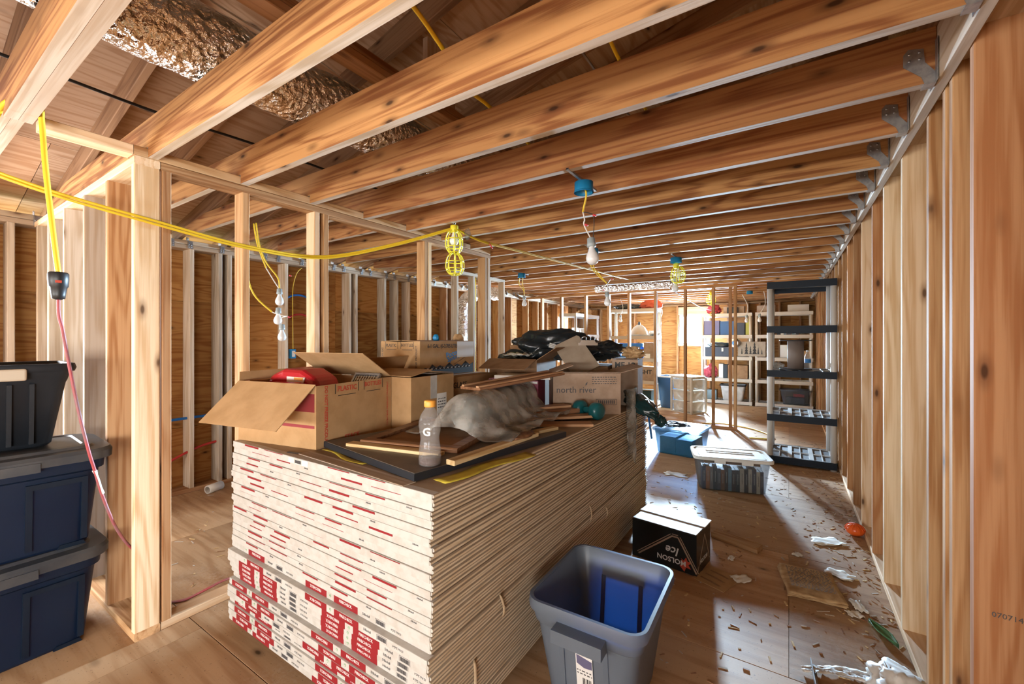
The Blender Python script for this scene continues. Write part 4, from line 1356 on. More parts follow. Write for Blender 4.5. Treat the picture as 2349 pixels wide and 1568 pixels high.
# grey open tote in the foreground
gt = thing('storage_tote', 'open grey tote with a red and white label in the foreground', 'tote', (-0.667, 1.755, 0.0), math.radians(1))
open_tub(gt, 0.46, 0.53, 0.45, 0.13, 'grey_tote_plastic', 0.004, 0.055, 0.022, 0.012, 0.04)
for s in (-1, 1):
    y0 = s * 0.262
    m = MB()
    m.box(-0.10, 0.10, min(y0, y0 + s * 0.055), max(y0, y0 + s * 0.055), 0.385, 0.394)
    m.box(-0.10, 0.10, min(y0 + s * 0.047, y0 + s * 0.055), max(y0 + s * 0.047, y0 + s * 0.055), 0.345, 0.385)
    for e in (-1, 1):
        m.box(min(e * 0.092, e * 0.10), max(e * 0.092, e * 0.10), min(y0 - s * 0.01, y0 + s * 0.047), max(y0 - s * 0.01, y0 + s * 0.047), 0.345, 0.385)
    m.build('handle', 'grey_tote_plastic', gt)
for s in (-1, 1):
    for e in (-0.09, 0.09):
        x0 = e
        MB().add([(x0 - 0.01, s * 0.195, 0.02), (x0 + 0.01, s * 0.195, 0.02), (x0 + 0.01, s * 0.208, 0.02), (x0 - 0.01, s * 0.208, 0.02), (x0 - 0.01, s * 0.240, 0.345), (x0 + 0.01, s * 0.240, 0.345), (x0 + 0.01, s * 0.250, 0.345), (x0 - 0.01, s * 0.250, 0.345)], [(0, 3, 2, 1), (4, 5, 6, 7), (0, 1, 5, 4), (1, 2, 6, 5), (2, 3, 7, 6), (3, 0, 4, 7)]).build('rib', 'grey_tote_plastic', gt)
lx, lz = Vector((1, 0, 0)), Vector((0, -0.13, 1)).normalized()
lb = inst('label', MB().box(-0.034, 0.034, -0.085, 0.085, -0.0006, 0.0006).mesh('label', 'label_white'), gt, fr((0.005, -0.2375, 0.235), lx, lz))
inst('label_band', MB().box(-0.033, 0.02, 0.062, 0.084, 0.0006, 0.0012).mesh('label_band', 'ink_red'), lb)
inst('label_picture', MB().prism([(-0.03, 0.052), (0.032, 0.040), (0.032, 0.008), (0.0, 0.004), (-0.03, 0.016)], 0.0006, 0.0012).mesh('label_picture', 'violet_box'), lb)
inst('barcode', MB().box(-0.008, -0.005, -0.075, -0.04, 0.0006, 0.0012).box(-0.003, 0.001, -0.075, -0.04, 0.0006, 0.0012).box(0.004, 0.006, -0.075, -0.04, 0.0006, 0.0012).box(0.009, 0.014, -0.075, -0.04, 0.0006, 0.0012).box(0.017, 0.02, -0.075, -0.04, 0.0006, 0.0012).box(0.023, 0.026, -0.075, -0.04, 0.0006, 0.0012).mesh('barcode', 'ink_black'), lb)
inst('fine_print', hatch(MB(), -0.03, 0.03, -0.03, -0.005, 2, 3).mesh('fine_print', 'ink_grey'), lb, Matrix.Translation((0, 0, 0.0008)))

# upturned beer carton lying on its head
mc = thing('beer_carton', 'black beer carton standing upside down beside the grey tote', 'carton', (-0.68, 3.045, 0.0), math.radians(-8))
W, D, H = 0.43, 0.28, 0.262
body = MB().cbox(-W / 2, W / 2, -D / 2, D / 2, 0.0, H, 0.006).build('body', 'bag_black', mc)
MB().box(-W / 2 + 0.004, W / 2 - 0.004, -D / 2 + 0.004, 0.005, H, H + 0.003).box(-W / 2 - 0.01, W / 2 + 0.004, 0.012, D / 2 + 0.012, H, H + 0.007).build('bottom_flap', 'paper_white', mc)
fx2, fz2 = (-1, 0, 0), (0, 0, -1)
text('MOLSON', 0.046, 'label_white', mc, (0.055, -D / 2 - 0.001, 0.062), fx2, fz2, 0.02)
text('Ice', 0.075, 'label_white', mc, (0.065, -D / 2 - 0.001, 0.122), fx2, fz2, 0.015, shear=0.25)
tri = MB()
tp = [(-0.17, 0.03), (0.06, 0.215), (0.10, 0.215), (0.215, 0.02)]
for a, b in ((tp[0], tp[1]), (tp[1], tp[2]), (tp[2], tp[3])):
    for off, hw in ((0, 0.005), (0.014, 0.0025)):
        va, vb = Vector(a), Vector(b)
        dn = (vb - va).normalized()
        nn = Vector((-dn.y, dn.x))
        va, vb = va + nn * off, vb + nn * off
        q = [va + nn * hw, vb + nn * hw, vb - nn * hw, va - nn * hw]
        tri.prism([(p.x, p.y) for p in q], -D / 2 - 0.0012, -D / 2 - 0.0002, axis='y')
tri.build('triangle_emblem', 'cardboard_grey', mc)
lf = [(0.14, 0.0), (0.15, 0.03), (0.18, 0.028), (0.165, 0.05), (0.185, 0.07), (0.16, 0.072), (0.15, 0.095), (0.135, 0.07), (0.12, 0.08), (0.125, 0.05), (0.11, 0.03)]
MB().prism([(x, z + 0.01) for x, z in lf], -D / 2 - 0.0008, -D / 2 - 0.0001, axis='y').build('maple_leaf_mark', 'ink_red', mc)
m = MB()
for a, b in (((-0.12, 0.02), (0.02, 0.22)), ((0.02, 0.22), (0.12, 0.03))):
    va, vb = Vector(a), Vector(b)
    dn = (vb - va).normalized()
    nn = Vector((-dn.y, dn.x))
    m.prism([tuple(va + nn * 0.004), tuple(vb + nn * 0.004), tuple(vb - nn * 0.004), tuple(va - nn * 0.004)], W / 2 + 0.0002, W / 2 + 0.0012, axis='x')
m.build('side_emblem', 'cardboard_grey', mc)
text('MOLSON', 0.036, 'label_white', mc, (W / 2 + 0.001, 0.0, 0.07), (0, -1, 0), (0, 0, -1), 0.02)
inst('loose_flap', MB().box(0, 0.20, -0.115, 0.115, 0, 0.003).mesh('loose_flap', 'cardboard'), mc, Matrix.Translation((W / 2 + 0.002, -0.05, 0.002)) @ Matrix.Rotation(math.radians(-12), 4, 'Z'))
m = MB()
for k in range(3):
    m.prism([(0.03, -0.07 + k * 0.06), (0.15, -0.085 + k * 0.06), (0.165, -0.075 + k * 0.06), (0.10, -0.06 + k * 0.06), (0.03, -0.058 + k * 0.06)], 0.0045, 0.0055)
m.build('torn_patch', 'cardboard_dark', mc, (W / 2 + 0.002, -0.05, 0.002), (0, 0, math.radians(-12)))

# clear tub of paperbacks
tb = thing('storage_tub', 'clear plastic tub with a white lid, full of books', 'tub', (-0.505, 4.83, 0.0), math.radians(15))
TW, TD, TH = 0.68, 0.42, 0.345


def clear_tub(r, TW, TD, TH, mat, lidmat, tp=0.09):
    a = 0.004
    esplit(loft([(TW - tp - 0.02, TD - tp - 0.02, 0.04, 0.0), (TW - tp, TD - tp, 0.045, 0.01), (TW - 0.02, TD - 0.02, 0.05, TH - 0.02), (TW - 0.02 - 2 * a, TD - 0.02 - 2 * a, 0.05, TH - 0.02), (TW - tp - 2 * a, TD - tp - 2 * a, 0.045, 0.014), (TW - tp - 0.03, TD - tp - 0.03, 0.04, 0.005)]).build('body', mat, r))
    l = loft([(TW - 0.016, TD - 0.016, 0.05, TH - 0.03), (TW + 0.03, TD + 0.03, 0.06, TH - 0.032), (TW + 0.034, TD + 0.034, 0.06, TH - 0.008), (TW + 0.018, TD + 0.018, 0.06, TH), (TW - 0.02, TD - 0.02, 0.05, TH), (TW - 0.03, TD - 0.03, 0.05, TH - 0.012), (TW - 0.07, TD - 0.07, 0.04, TH - 0.012), (TW - 0.09, TD - 0.09, 0.04, TH - 0.004), (TW - 0.2, TD - 0.2, 0.03, TH - 0.004)])
    lo = esplit(l.build('lid', lidmat, r), 25)
    return lo


lo = clear_tub(tb, TW, TD, TH, 'clear_plastic', 'label_white')
m = MB().box(-0.22, 0.22, -0.012, -0.006, TH - 0.004, TH + 0.002).box(-0.22, 0.22, 0.06, 0.066, TH - 0.004, TH + 0.002)
m.build('lid_ridge', 'label_white', lo)
for x in (-0.12, 0.12):
    MB().box(x - 0.05, x + 0.05, -TD / 2 - 0.021, -TD / 2 - 0.014, TH - 0.055, TH - 0.01).build('latch', 'label_white', tb)
rb = random.Random(5)
cols = [('orange spine', (0.34, 0.13, 0.05)), ('navy spine', (0.03, 0.04, 0.075)), ('grey spine', (0.22, 0.19, 0.16)), ('dark teal spine', (0.03, 0.05, 0.06)), ('black spine', (0.016, 0.017, 0.022)), ('brown spine', (0.18, 0.08, 0.04)), ('slate spine', (0.075, 0.085, 0.11)), ('cream spine', (0.52, 0.45, 0.36)), ('light blue spine', (0.14, 0.27, 0.36)), ('charcoal spine', (0.055, 0.05, 0.055))]
for nm, c in cols:
    plain('book_' + nm.replace(' ', '_'), tuple(min(0.75, q * 1.5) for q in c), 0.5)
order = [1, 0, 2, 3, 6, 5, 4, 8, 9, 3, 7, 4, 7, 1, 7, 6]
x = -0.272
spots = ['at the left end', 'next to the left end', 'third from the left', 'fourth from the left', 'fifth from the left', 'sixth from the left', 'seventh from the left', 'eighth from the left', 'ninth from the left', 'tenth from the left', 'eleventh from the left', 'twelfth from the left', 'thirteenth from the left', 'fourteenth from the left', 'next to the right end', 'at the right end']
cT = math.radians(15)
for k, ci in enumerate(order):
    w = (0.55 - 0.001 * 16) / 16 * rb.uniform(0.86, 1.1)
    hh = rb.uniform(0.205, 0.232)
    xm = x + w / 2
    y0 = -0.155 + rb.uniform(0, 0.006)
    wx = tb.location.x + xm * math.cos(cT) - y0 * math.sin(cT)
    wy = tb.location.y + xm * math.sin(cT) + y0 * math.cos(cT)
    b = thing('book', 'upright book with ' + cols[ci][0] + ' in the clear tub, ' + spots[k], 'book', (wx, wy, 0.0065), cT, 'books in the clear tub')
    MB().box(-w / 2, w / 2, 0, 0.004, 0, hh).box(-w / 2, -w / 2 + 0.002, 0.004, 0.13, 0, hh).box(w / 2 - 0.002, w / 2, 0.004, 0.13, 0, hh).build('cover', 'book_' + cols[ci][0].replace(' ', '_'), b)
    MB().box(-w / 2 + 0.002, w / 2 - 0.002, 0.004, 0.126, 0.004, hh - 0.004).build('pages', 'book_pages', b)
    inst('spine_print', hatch(MB(), -hh * 0.30, hh * 0.16, -w * 0.13, w * 0.13, 1, k + 2, 0.6).mesh('spine_print', 'label_white' if ci not in (7,) else 'ink_black'), b, fr((0, -0.0006, hh * 0.5), (0, 0, -1), (1, 0, 0)))
    x += w + 0.001
tag(MB().box(-0.25, 0.25, -0.13, 0.13, 0, 0.05).build('boxed_papers', 'tan_molding', None, (-0.505, 4.83, 0.2615), (0, 0, cT)), 'tan flat box lying over the books inside the clear tub', 'box')

# blue tub with a coil of cable on its lid
bb = thing('storage_tub', 'translucent blue tub with a lid, a coil of cable on top', 'tub', (-1.20, 6.02, 0.0), math.radians(-8))
clear_tub(bb, 0.56, 0.62, 0.335, 'clear_blue', 'clear_blue', 0.08)
for nm, lab, x0, x1, h_, mt in (('folder_box', 'dark blue box showing through the front of the blue tub, right half', 0.0, 0.2, 0.20, 'navy_box'), ('cloth_bundle', 'dark patterned bundle showing through the front of the blue tub, left half', -0.21, -0.01, 0.22, 'black_board')):
    tag(MB().cbox(x0, x1, -0.225, 0.2, 0.008, h_, 0.01).build(nm, mt, None, tuple(bb.location), (0, 0, math.radians(-8))), lab, 'box')
cl = MB()
rc_ = random.Random(2)
pts = []
for k in range(70):
    a = k * 0.42
    r_ = 0.12 + 0.03 * math.sin(k * 1.3) + rc_.uniform(-0.012, 0.012)
    pts.append((r_ * 1.15 * math.cos(a), r_ * 0.8 * math.sin(a), 0.008 + 0.035 * (k % 9) / 9 + rc_.uniform(0, 0.006)))
cl.tube(pts, 0.006, 6, sub=3)
tag(cl.build('cable_coil', 'cable_black', None, (-1.25, 5.94, 0.338)), 'tangled coil of dark cable on the blue tub lid', 'cable')

# ---------------------------------------------------------------- near shelf unit
def shelf_unit(name, label, loc, rz, W, D, levels, post_mat, rim_mat, deck_mat, group=None, nx=6, ny=2, rim=0.08, r=0.031, top=None):
    root = thing(name, label, 'shelf', loc, rz, group)
    n = len(levels)
    for sx in (-1, 1):
        for sy in (-1, 1):
            m = MB().lathe([(r, 0), (r, levels[-1] + 0.0)], 14, mat=Matrix.Translation((sx * (W / 2 - r), sy * (D / 2 - r), 0)))
            m.build('post', post_mat, root)
    for z in levels:
        sh = thing_part('shelf_board', root, (0, 0, z - rim))
        m = MB().box(-W / 2, W / 2, -D / 2, -D / 2 + 0.018, 0, rim).box(-W / 2, W / 2, D / 2 - 0.018, D / 2, 0, rim)
        m.box(-W / 2, -W / 2 + 0.018, -D / 2 + 0.018, D / 2 - 0.018, 0, rim).box(W / 2 - 0.018, W / 2, -D / 2 + 0.018, D / 2 - 0.018, 0, rim)
        m.build('rim', rim_mat, sh)
        m = MB()
        zt0, zt1 = rim - 0.014, rim - 0.002
        for k in range(nx + 1):
            x = -W / 2 + 0.018 + (W - 0.036) * k / nx
            wd = 0.022 if k % 2 == 0 else 0.004
            m.box(max(x - wd, -W / 2 + 0.018), min(x + wd, W / 2 - 0.018), -D / 2 + 0.018, D / 2 - 0.018, zt0, zt1)
        for k in range(ny + 1):
            y = -D / 2 + 0.018 + (D - 0.036) * k / ny
            wd = 0.02 if k in (0, ny) else 0.006
            m.box(-W / 2 + 0.018, W / 2 - 0.018, max(y - wd, -D / 2 + 0.018), min(y + wd, D / 2 - 0.018), zt0, zt1)
        m.build('grid', deck_mat, sh)
        m = MB()
        x = -W / 2 + 0.02
        for k in range(nx):
            xa = -W / 2 + 0.018 + (W - 0.036) * k / nx
            xb = -W / 2 + 0.018 + (W - 0.036) * (k + 1) / nx
            m.box(xa, xb, -D / 2 + 0.018, D / 2 - 0.018, zt0 - 0.006, zt0 - 0.003)
        m.build('panel', 'shelf_grey', sh)
    return root


def thing_part(name, parent, loc):
    o = bpy.data.objects.new(name, None)
    o.empty_display_size = 0.03
    link(o, parent)
    o.location = loc
    return o


NSX, NSY = 0.118, 6.36
shelf_unit('shelf_unit', 'tall grey plastic shelf unit with dark navy shelf edges beside the right wall', (NSX, NSY, 0), 0, 0.68, 0.72, [0.10, 0.60, 1.13, 1.66, 2.19], 'shelf_white', 'shelf_navy', 'shelf_white')
sp = thing('cable_spool', 'empty brown cable spool with black rims on the navy-edged shelf', 'spool', (0.07, 6.30, 1.1285))
MB().lathe([(0.17, 0), (0.17, 0.012)], 28).build('rim', 'black_edge', sp)
MB().lathe([(0.17, 0.352), (0.17, 0.364)], 28).build('rim', 'black_edge', sp)
MB().lathe([(0.085, 0.012), (0.085, 0.352)], 24).build('core', 'brown_core', sp)
wb2 = thing('water_bottle', 'clear water bottle with a blue label beside the cable spool', 'bottle', (0.20, 6.52, 1.1285))
MB().lathe([(0.03, 0), (0.034, 0.01), (0.034, 0.15), (0.014, 0.20), (0.014, 0.215)], 16).build('body', 'bottle_clear', wb2)
MB().lathe([(0.0348, 0.075), (0.0348, 0.125)], 16, cap=False).build('label', 'ink_blue', wb2)
MB().lathe([(0.016, 0.215), (0.016, 0.232)], 12).build('cap', 'label_white', wb2)
tag(blob('crumpled_bag', 'poly_sheet', None, (0.08, 0.09, 0.05), 31, 0.4, 2, (-0.13, 6.45, 1.165), flat=-0.035, crease=0.3, sub=3), 'crumpled clear bag left of the cable spool', 'bag')

# ---------------------------------------------------------------- things lying on the floor
stick('offcut block of lumber on the floor behind the beer carton', (-0.48, 3.56, 0), (-0.17, 3.46, 0), 0.09, 0.042, 'stud_lumber', 'lumber_offcut')
npz = thing('newspaper', 'crumpled brown folded newspaper on the floor by the right wall', 'newspaper', (0.105, 3.16, 0), math.radians(8))
for k in range(3):
    sheet('page', 'newsprint', npz, lambda u, v, k=k: (-0.14 + 0.28 * u + 0.008 * math.sin(v * 5 + k), -0.19 + 0.36 * v + 0.01 * math.sin(u * 4 + k), 0.006 + 0.010 * k + 0.008 * noise.noise(Vector((u * 4 + k, v * 5, 3))) + 0.012 * abs(math.sin(v * 3)) * u), 14, 14, 0.0015)
inst('print', hatch(MB(), -0.11, 0.11, -0.13, 0.12, 14, 9, 0.35).mesh('print', 'ink_grey'), npz, Matrix.Translation((0, -0.01, 0.048)))
ob = thing('orange_ball', 'bright orange ribbed plastic ball against the right wall plate', 'ball', (0.425, 4.16, 0))
blob('body', 'orange_plastic', ob, (0.062, 0.062, 0.045), 2, 0.02, 2, (0, 0, 0.044), sub=3)
m = MB()
for k in range(8):
    a = k * PI / 8
    m.tube([(0.0635 * math.cos(t) * math.cos(a), 0.0635 * math.cos(t) * math.sin(a), 0.044 + 0.0465 * math.sin(t)) for t in [PI * q / 10 for q in range(11)]], 0.0025, 5, sub=1)
m.build('rib', 'orange_plastic', ob)
tag(sheet('green_shard', 'green_plastic', None, lambda u, v: (0.05 * math.sin(PI * u) * (v - 0.5), 0.20 * (u - 0.5), 0.006 + 0.02 * (v - 0.5) ** 2 * 4), 14, 6, 0.003, (0.40, 2.83, 0.0), (0, 0, math.radians(28))), 'curved green plastic shard on the floor near the right wall', 'plastic shard')
wp = thing('white_bag', 'torn white plastic bag on the floor at the lower right', 'bag', (0.33, 2.40, 0), math.radians(10))
blob('body', 'label_white', wp, (0.10, 0.12, 0.06), 41, 0.4, 2.2, (0.06, -0.02, 0.035), flat=-0.033, crease=0.10)
sheet('tail', 'label_white', wp, lambda u, v: (-0.32 * u + 0.03, 0.09 * (v - 0.5) * (1 - 0.6 * u) + 0.03 * math.sin(4 * u), 0.012 + 0.012 * noise.noise(Vector((u * 9, v * 6, 8)))), 24, 8, 0.001)
tag(MB().box(-0.008, 0.008, -0.13, 0.13, 0, 0.003).box(-0.008, -0.005, -0.13, 0.13, 0.003, 0.03).build('metal_strip', 'galvanized', None, (0.10, 2.27, 0.0), (0, 0, math.radians(4))), 'bent galvanized metal strip on the floor at the bottom edge', 'metal strip')
paper = [(-1.05, 4.95, 0.22, 0.14, 'largest white paper scrap on the floor beyond the drywall stack'), (-0.25, 3.0, 0.10, 0.08, 'torn pale paper scrap left of the newspaper'), (-0.33, 3.25, 0.07, 0.04, 'small pale paper scrap beside the beer carton flap'),
         (0.23, 3.90, 0.13, 0.20, 'crumpled white paper strip in the bright floor streak'), (0.27, 3.40, 0.14, 0.10, 'crumpled white wrapper beyond the newspaper'), (0.30, 2.95, 0.07, 0.06, 'pale leaf-shaped scrap below the newspaper'), (0.05, 3.55, 0.06, 0.05, 'tiny pale scrap above the newspaper'), (0.33, 3.05, 0.12, 0.06, 'silvery torn wrapper beside the wall plate')]
for k, (x, y, w, d, lab) in enumerate(paper):
    tag(sheet('paper_scrap', 'paper_white', None, lambda u, v, w=w, d=d, k=k: (w * (u - 0.5) + 0.25 * w * noise.noise(Vector((v * 3.5, u * 1.5, k))), d * (v - 0.5) + 0.25 * d * noise.noise(Vector((u * 3.5, v * 1.5, k + 9))), 0.003 + (0.007 if k else 0.002) * (0.9 + noise.noise(Vector((u * 4, v * 4, k))))), 8, 8, 0.001, (x, y, 0), (0, 0, k * 0.7)), lab, 'paper scrap')
# sawdust chips: far too many to count
ch = MB()
rr = random.Random(12)
for k in range(1500):
    if k % 3 == 0:
        x, y = rr.uniform(-0.95, 0.46), rr.uniform(2.0, 6.2)
    elif k % 3 == 1:
        x, y = 0.47 - abs(rr.gauss(0, 0.16)), rr.uniform(2.0, 7.5)
    else:
        x, y = rr.uniform(-2.6, 0.46), rr.uniform(3.7, 10.5)
    if -2.45 < x < -0.93 and y < 3.75:
        continue
    l, w = rr.uniform(0.004, 0.022) * (1.6 if rr.random() < 0.06 else 1), rr.uniform(0.0015, 0.005)
    ch.box(-l, l, -w, w, 0.0003, rr.uniform(0.001, 0.004), rr.choice((0, 0, 1, 2)), Matrix.Translation((x, y, 0)) @ Matrix.Rotation(rr.uniform(0, PI), 4, 'Z'))
for k in range(150):
    x, y = rr.uniform(-4.8, -2.9), rr.uniform(1.0, 4.0)
    l, w = rr.uniform(0.006, 0.03), rr.uniform(0.002, 0.004)
    ch.box(-l, l, -w, w, 0.0003, 0.003, rr.choice((0, 1, 2)), Matrix.Translation((x, y, 0)) @ Matrix.Rotation(rr.uniform(0, PI), 4, 'Z'))
tag(ch.build('wood_chips', ['brown_trim', 'stick_wood', 'concrete_chip']), 'scattered sawdust, splinters and wood chips all over the subfloor', 'wood chips', kind='stuff')

# ---------------------------------------------------------------- ducts, cables, lamps, pipes
def duct(name, label, pts, r, parent=None, tape=True):
    d = thing(name, label, 'duct', (0, 0, 0))
    P = catmull([Vector(p) for p in pts], 10)
    m = MB()
    n = 26
    rings = []
    up = None
    rd = random.Random(len(pts))
    for i, p in enumerate(P):
        t = (P[min(i + 1, len(P) - 1)] - P[max(i - 1, 0)]).normalized()
        if up is None:
            up = t.orthogonal().normalized()
        up = (up - t * up.dot(t)).normalized()
        s = t.cross(up)
        for k in range(n):
            a = 2 * PI * k / n
            q = Vector((math.cos(a) * 2, math.sin(a) * 2, i * 0.35))
            rr_ = r * (1 + 0.05 * noise.noise(q * 1.4) + 0.03 * math.sin(i * 1.9))
            rings.append(p + (up * math.cos(a) + s * math.sin(a)) * rr_)
    fs = []
    for i in range(len(P) - 1):
        for k in range(n):
            j = (k + 1) % n
            fs.append((i * n + k, i * n + j, (i + 1) * n + j, (i + 1) * n + k))
    fs.append(tuple(range(n - 1, -1, -1)))
    fs.append(tuple(range((len(P) - 1) * n, len(P) * n)))
    m.add(rings, fs, 0, True)
    m.build('foil_sleeve', 'foil', d)
    return d


d1 = duct('foil_duct', 'wide crinkled foil insulated duct lying over the ceiling joists', [(-2.08, -1.2, 2.775), (-2.10, 0.0, 2.775), (-2.12, 0.8, 2.77), (-2.10, 1.6, 2.775), (-2.08, 2.4, 2.77), (-2.0, 3.2, 2.775), (-1.98, 4.2, 2.775)], 0.152)
sheet('white_seam', 'label_white', d1, lambda u, v: (-1.99 + 0.06 * v - 0.01 * math.sin(u * 40), -1.0 + 5.0 * u, 2.90 - 0.05 * v + 0.008 * math.sin(u * 60)), 60, 3, 0.003)
duct('foil_duct', 'upright foil duct standing at the left wall by the far window', [(-4.62, 5.52, 0.05), (-4.62, 5.52, 0.8), (-4.62, 5.52, 1.6), (-4.61, 5.54, 2.05), (-4.50, 5.75, 2.27), (-4.25, 6.15, 2.30)], 0.115)
duct('foil_duct', 'short crumpled foil duct hanging under the joists beyond the caged lamp', [(-2.75, 6.83, 2.352), (-2.3, 6.83, 2.35), (-1.9, 6.83, 2.352), (-1.5, 6.83, 2.352)], 0.060)


def cable(name, label, pts, r, mat, cat='cable', sub=6, n=6):
    m = MB()
    m.tube(pts, r, n, sub=sub)
    return tag(m.build(name, mat), label, cat)


# the joist top lies at ZJ1; cables rest on it
cable('black_cable', 'black cable strung along under the rafters on the left', [(-3.0, -0.5, 2.80), (-3.0, 0.35, 2.795), (-3.0, 0.95, 2.785), (-2.98, 1.55, 2.80), (-2.9, 2.8, 2.76), (-2.8, 4.2, 2.70)], 0.0085, 'cable_black')
cable('yellow_cable', 'yellow cable crossing over the joists above the drywall stack', [(-1.0, 0.4, 2.68), (-1.06, 0.95, 2.64), (-1.12, 1.23, 2.622), (-1.18, 1.45, 2.60), (-1.21, 1.66, 2.622), (-1.25, 2.08, 2.622), (-1.27, 2.7, 2.622), (-1.3, 3.6, 2.622)], 0.0085, 'cable_yellow')
cable('yellow_cable', 'yellow cable crossing over the joists toward the right wall', [(-0.55, 0.7, 2.66), (-0.55, 1.23, 2.622), (-0.56, 1.5, 2.622), (-0.57, 1.66, 2.622), (-0.585, 2.09, 2.622), (-0.6, 2.5, 2.622), (-0.6, 3.6, 2.622)], 0.0075, 'cable_yellow')
cable('grey_cable', 'thin grey cable over the joists near the top centre', [(-0.72, 0.62, 2.70), (-0.70, 1.05, 2.64), (-0.70, 1.45, 2.66), (-0.68, 1.9, 2.63), (-0.66, 2.4, 2.625)], 0.005, 'galvanized')
YC = 'cable_yellow'
yc = cable('extension_cord', 'twin yellow extension cord sagging from the corner post to the caged lamp', [(-2.80, 0.18, 2.24), (-2.74, 0.45, 2.16), (-2.698, 0.79, 2.105), (-2.695, 1.25, 2.055), (-2.692, 1.75, 2.075), (-2.50, 2.186, 2.215), (-2.243, 2.594, 2.395)], 0.0075, YC, 'cord')
MB().tube([(-2.80, 0.18, 2.226), (-2.74, 0.45, 2.146), (-2.698, 0.79, 2.089), (-2.695, 1.25, 2.041), (-2.692, 1.75, 2.062), (-2.50, 2.186, 2.203), (-2.243, 2.594, 2.385)], 0.0075, 6, sub=6).build('second_cord', YC, yc)
yc2 = cable('extension_cord', 'twin yellow cord running from the caged lamp to the far ceiling', [(-2.243, 2.60, 2.395), (-2.18, 2.85, 2.335), (-2.15, 3.4, 2.345), (-2.10, 4.3, 2.36), (-2.05, 5.2, 2.375), (-2.02, 5.9, 2.385), (-2.0, 6.4, 2.40)], 0.008, YC, 'cord')
MB().tube([(-2.23, 2.60, 2.385), (-2.165, 2.85, 2.322), (-2.135, 3.4, 2.33), (-2.085, 4.3, 2.345), (-2.03, 5.2, 2.36), (-2.0, 5.9, 2.37)], 0.007, 6, sub=6).build('second_cord', YC, yc2)
MB().tube([(-2.16, 2.95, 2.33), (-2.13, 2.96, 2.28)], 0.006, 5, sub=1).build('red_tie', 'wire_nut_red', yc2)

# drop cord at the left: yellow lead, black plug, spliced red lead
dc = thing('extension_cord', 'yellow drop cord with a black plug spliced to a red lead over the totes', 'cord', (0, 0, 0))
MB().tube([(-2.95, 0.24, 2.28), (-2.78, 0.30, 2.40), (-2.66, 0.325, 2.465), (-2.60, 0.40, 2.478), (-2.595, 0.41, 2.40), (-2.585, 0.42, 2.2), (-2.56, 0.44, 1.9), (-2.55, 0.45, 1.775)], 0.0095, 8, sub=6).build('yellow_lead', YC, dc)
MB().tube([(-2.60, 0.36, 2.49), (-2.605, 0.39, 2.495), (-2.61, 0.42, 2.485)], 0.003, 5, sub=3).build('staple', 'steel', dc)
m = MB().lathe([(0.008, 0.0), (0.020, 0.004), (0.022, 0.02), (0.026, 0.05), (0.030, 0.055), (0.032, 0.085), (0.032, 0.108), (0.028, 0.114), (0.012, 0.116)], 18)
pl = m.build('plug', 'cable_black', dc, (-2.55, 0.45, 1.665))
MB().box(0.024, 0.0335, -0.014, 0.004, 0.068, 0.078).build('plug_label', 'ink_red', pl)
MB().tube([(-2.55, 0.45, 1.67), (-2.553, 0.452, 1.60), (-2.552, 0.462, 1.545), (-2.567, 0.472, 1.49), (-2.585, 0.487, 1.40), (-2.61, 0.52, 1.20), (-2.64, 0.56, 1.0), (-2.66, 0.585, 0.90), (-2.69, 0.62, 0.76), (-2.74, 0.68, 0.58), (-2.81, 0.76, 0.43), (-2.86, 0.86, 0.33)], 0.0062, 8, sub=6).build('red_lead', 'cable_red', dc)
m = MB()
for k in range(3):
    a = k * 2.1
    m.tube([(-2.66 + 0.007 * math.cos(a), 0.585 + 0.007 * math.sin(a), 0.90), (-2.672 + 0.009 * math.cos(a), 0.60, 0.85), (-2.685 + 0.007 * math.cos(a), 0.617 + 0.006 * math.sin(a), 0.78)], 0.0035, 5, sub=4)
m.build('bare_splice', 'cable_white', dc)
cable('red_cable', 'dark red cable lying on the floor behind the corner post', [(-2.95, 0.95, 0.008), (-2.9, 1.02, 0.008), (-2.87, 1.10, 0.03), (-2.85, 1.2, 0.05), (-2.82, 1.26, 0.05)], 0.007, 'cable_red')
cable('black_cable', 'loop of black cable on the floor at the lower left', [(-2.6, 0.18, 0.008), (-2.52, 0.22, 0.008), (-2.42, 0.27, 0.008), (-2.30, 0.285, 0.008), (-2.18, 0.27, 0.008), (-2.12, 0.2, 0.008)], 0.009, 'cable_black')

# light bulbs in sockets
bulb_prof = [(0.0135, 0.0), (0.0145, 0.012), (0.020, 0.028), (0.029, 0.046), (0.033, 0.062), (0.0325, 0.075), (0.027, 0.088), (0.016, 0.097), (0.003, 0.100)]
bulb_me = MB().lathe(bulb_prof, 22).mesh('glass', 'bulb_white')
sock_me = MB().lathe([(0.010, -0.045), (0.020, -0.040), (0.021, -0.015), (0.023, -0.013), (0.023, 0.004), (0.016, 0.006)], 18).mesh('socket', 'socket_grey')


def bulb(label, loc, dr=(0, 0, -1), sc_=1.0, wires=(), nuts=(), dark=False, name='light_bulb', box=None):
    """bulb and socket hanging on its leads; loc is the socket mouth"""
    r = thing(name, label, 'light bulb', loc)
    z = Vector(dr).normalized()
    x = z.orthogonal().normalized()
    mt = fr((0, 0, 0), x, z.cross(x)) @ Matrix.Scale(sc_, 4)
    inst('glass', bulb_me, r, mt)
    inst('socket', sock_me, r, mt)
    L = Vector(loc)
    for pts, rad, mat in wires:
        MB().tube([Vector(p) - L for p in pts], rad, 6, sub=6).build('lead', mat, r)
    for p in nuts:
        inst('wire_nut', MB().lathe([(0.004, 0), (0.007, 0.004), (0.005, 0.022)], 8).mesh('wire_nut', 'wire_nut_red'), r, fr(Vector(p) - L, (0, 1, 0.3), (0.3, 0, 1)))
    return r


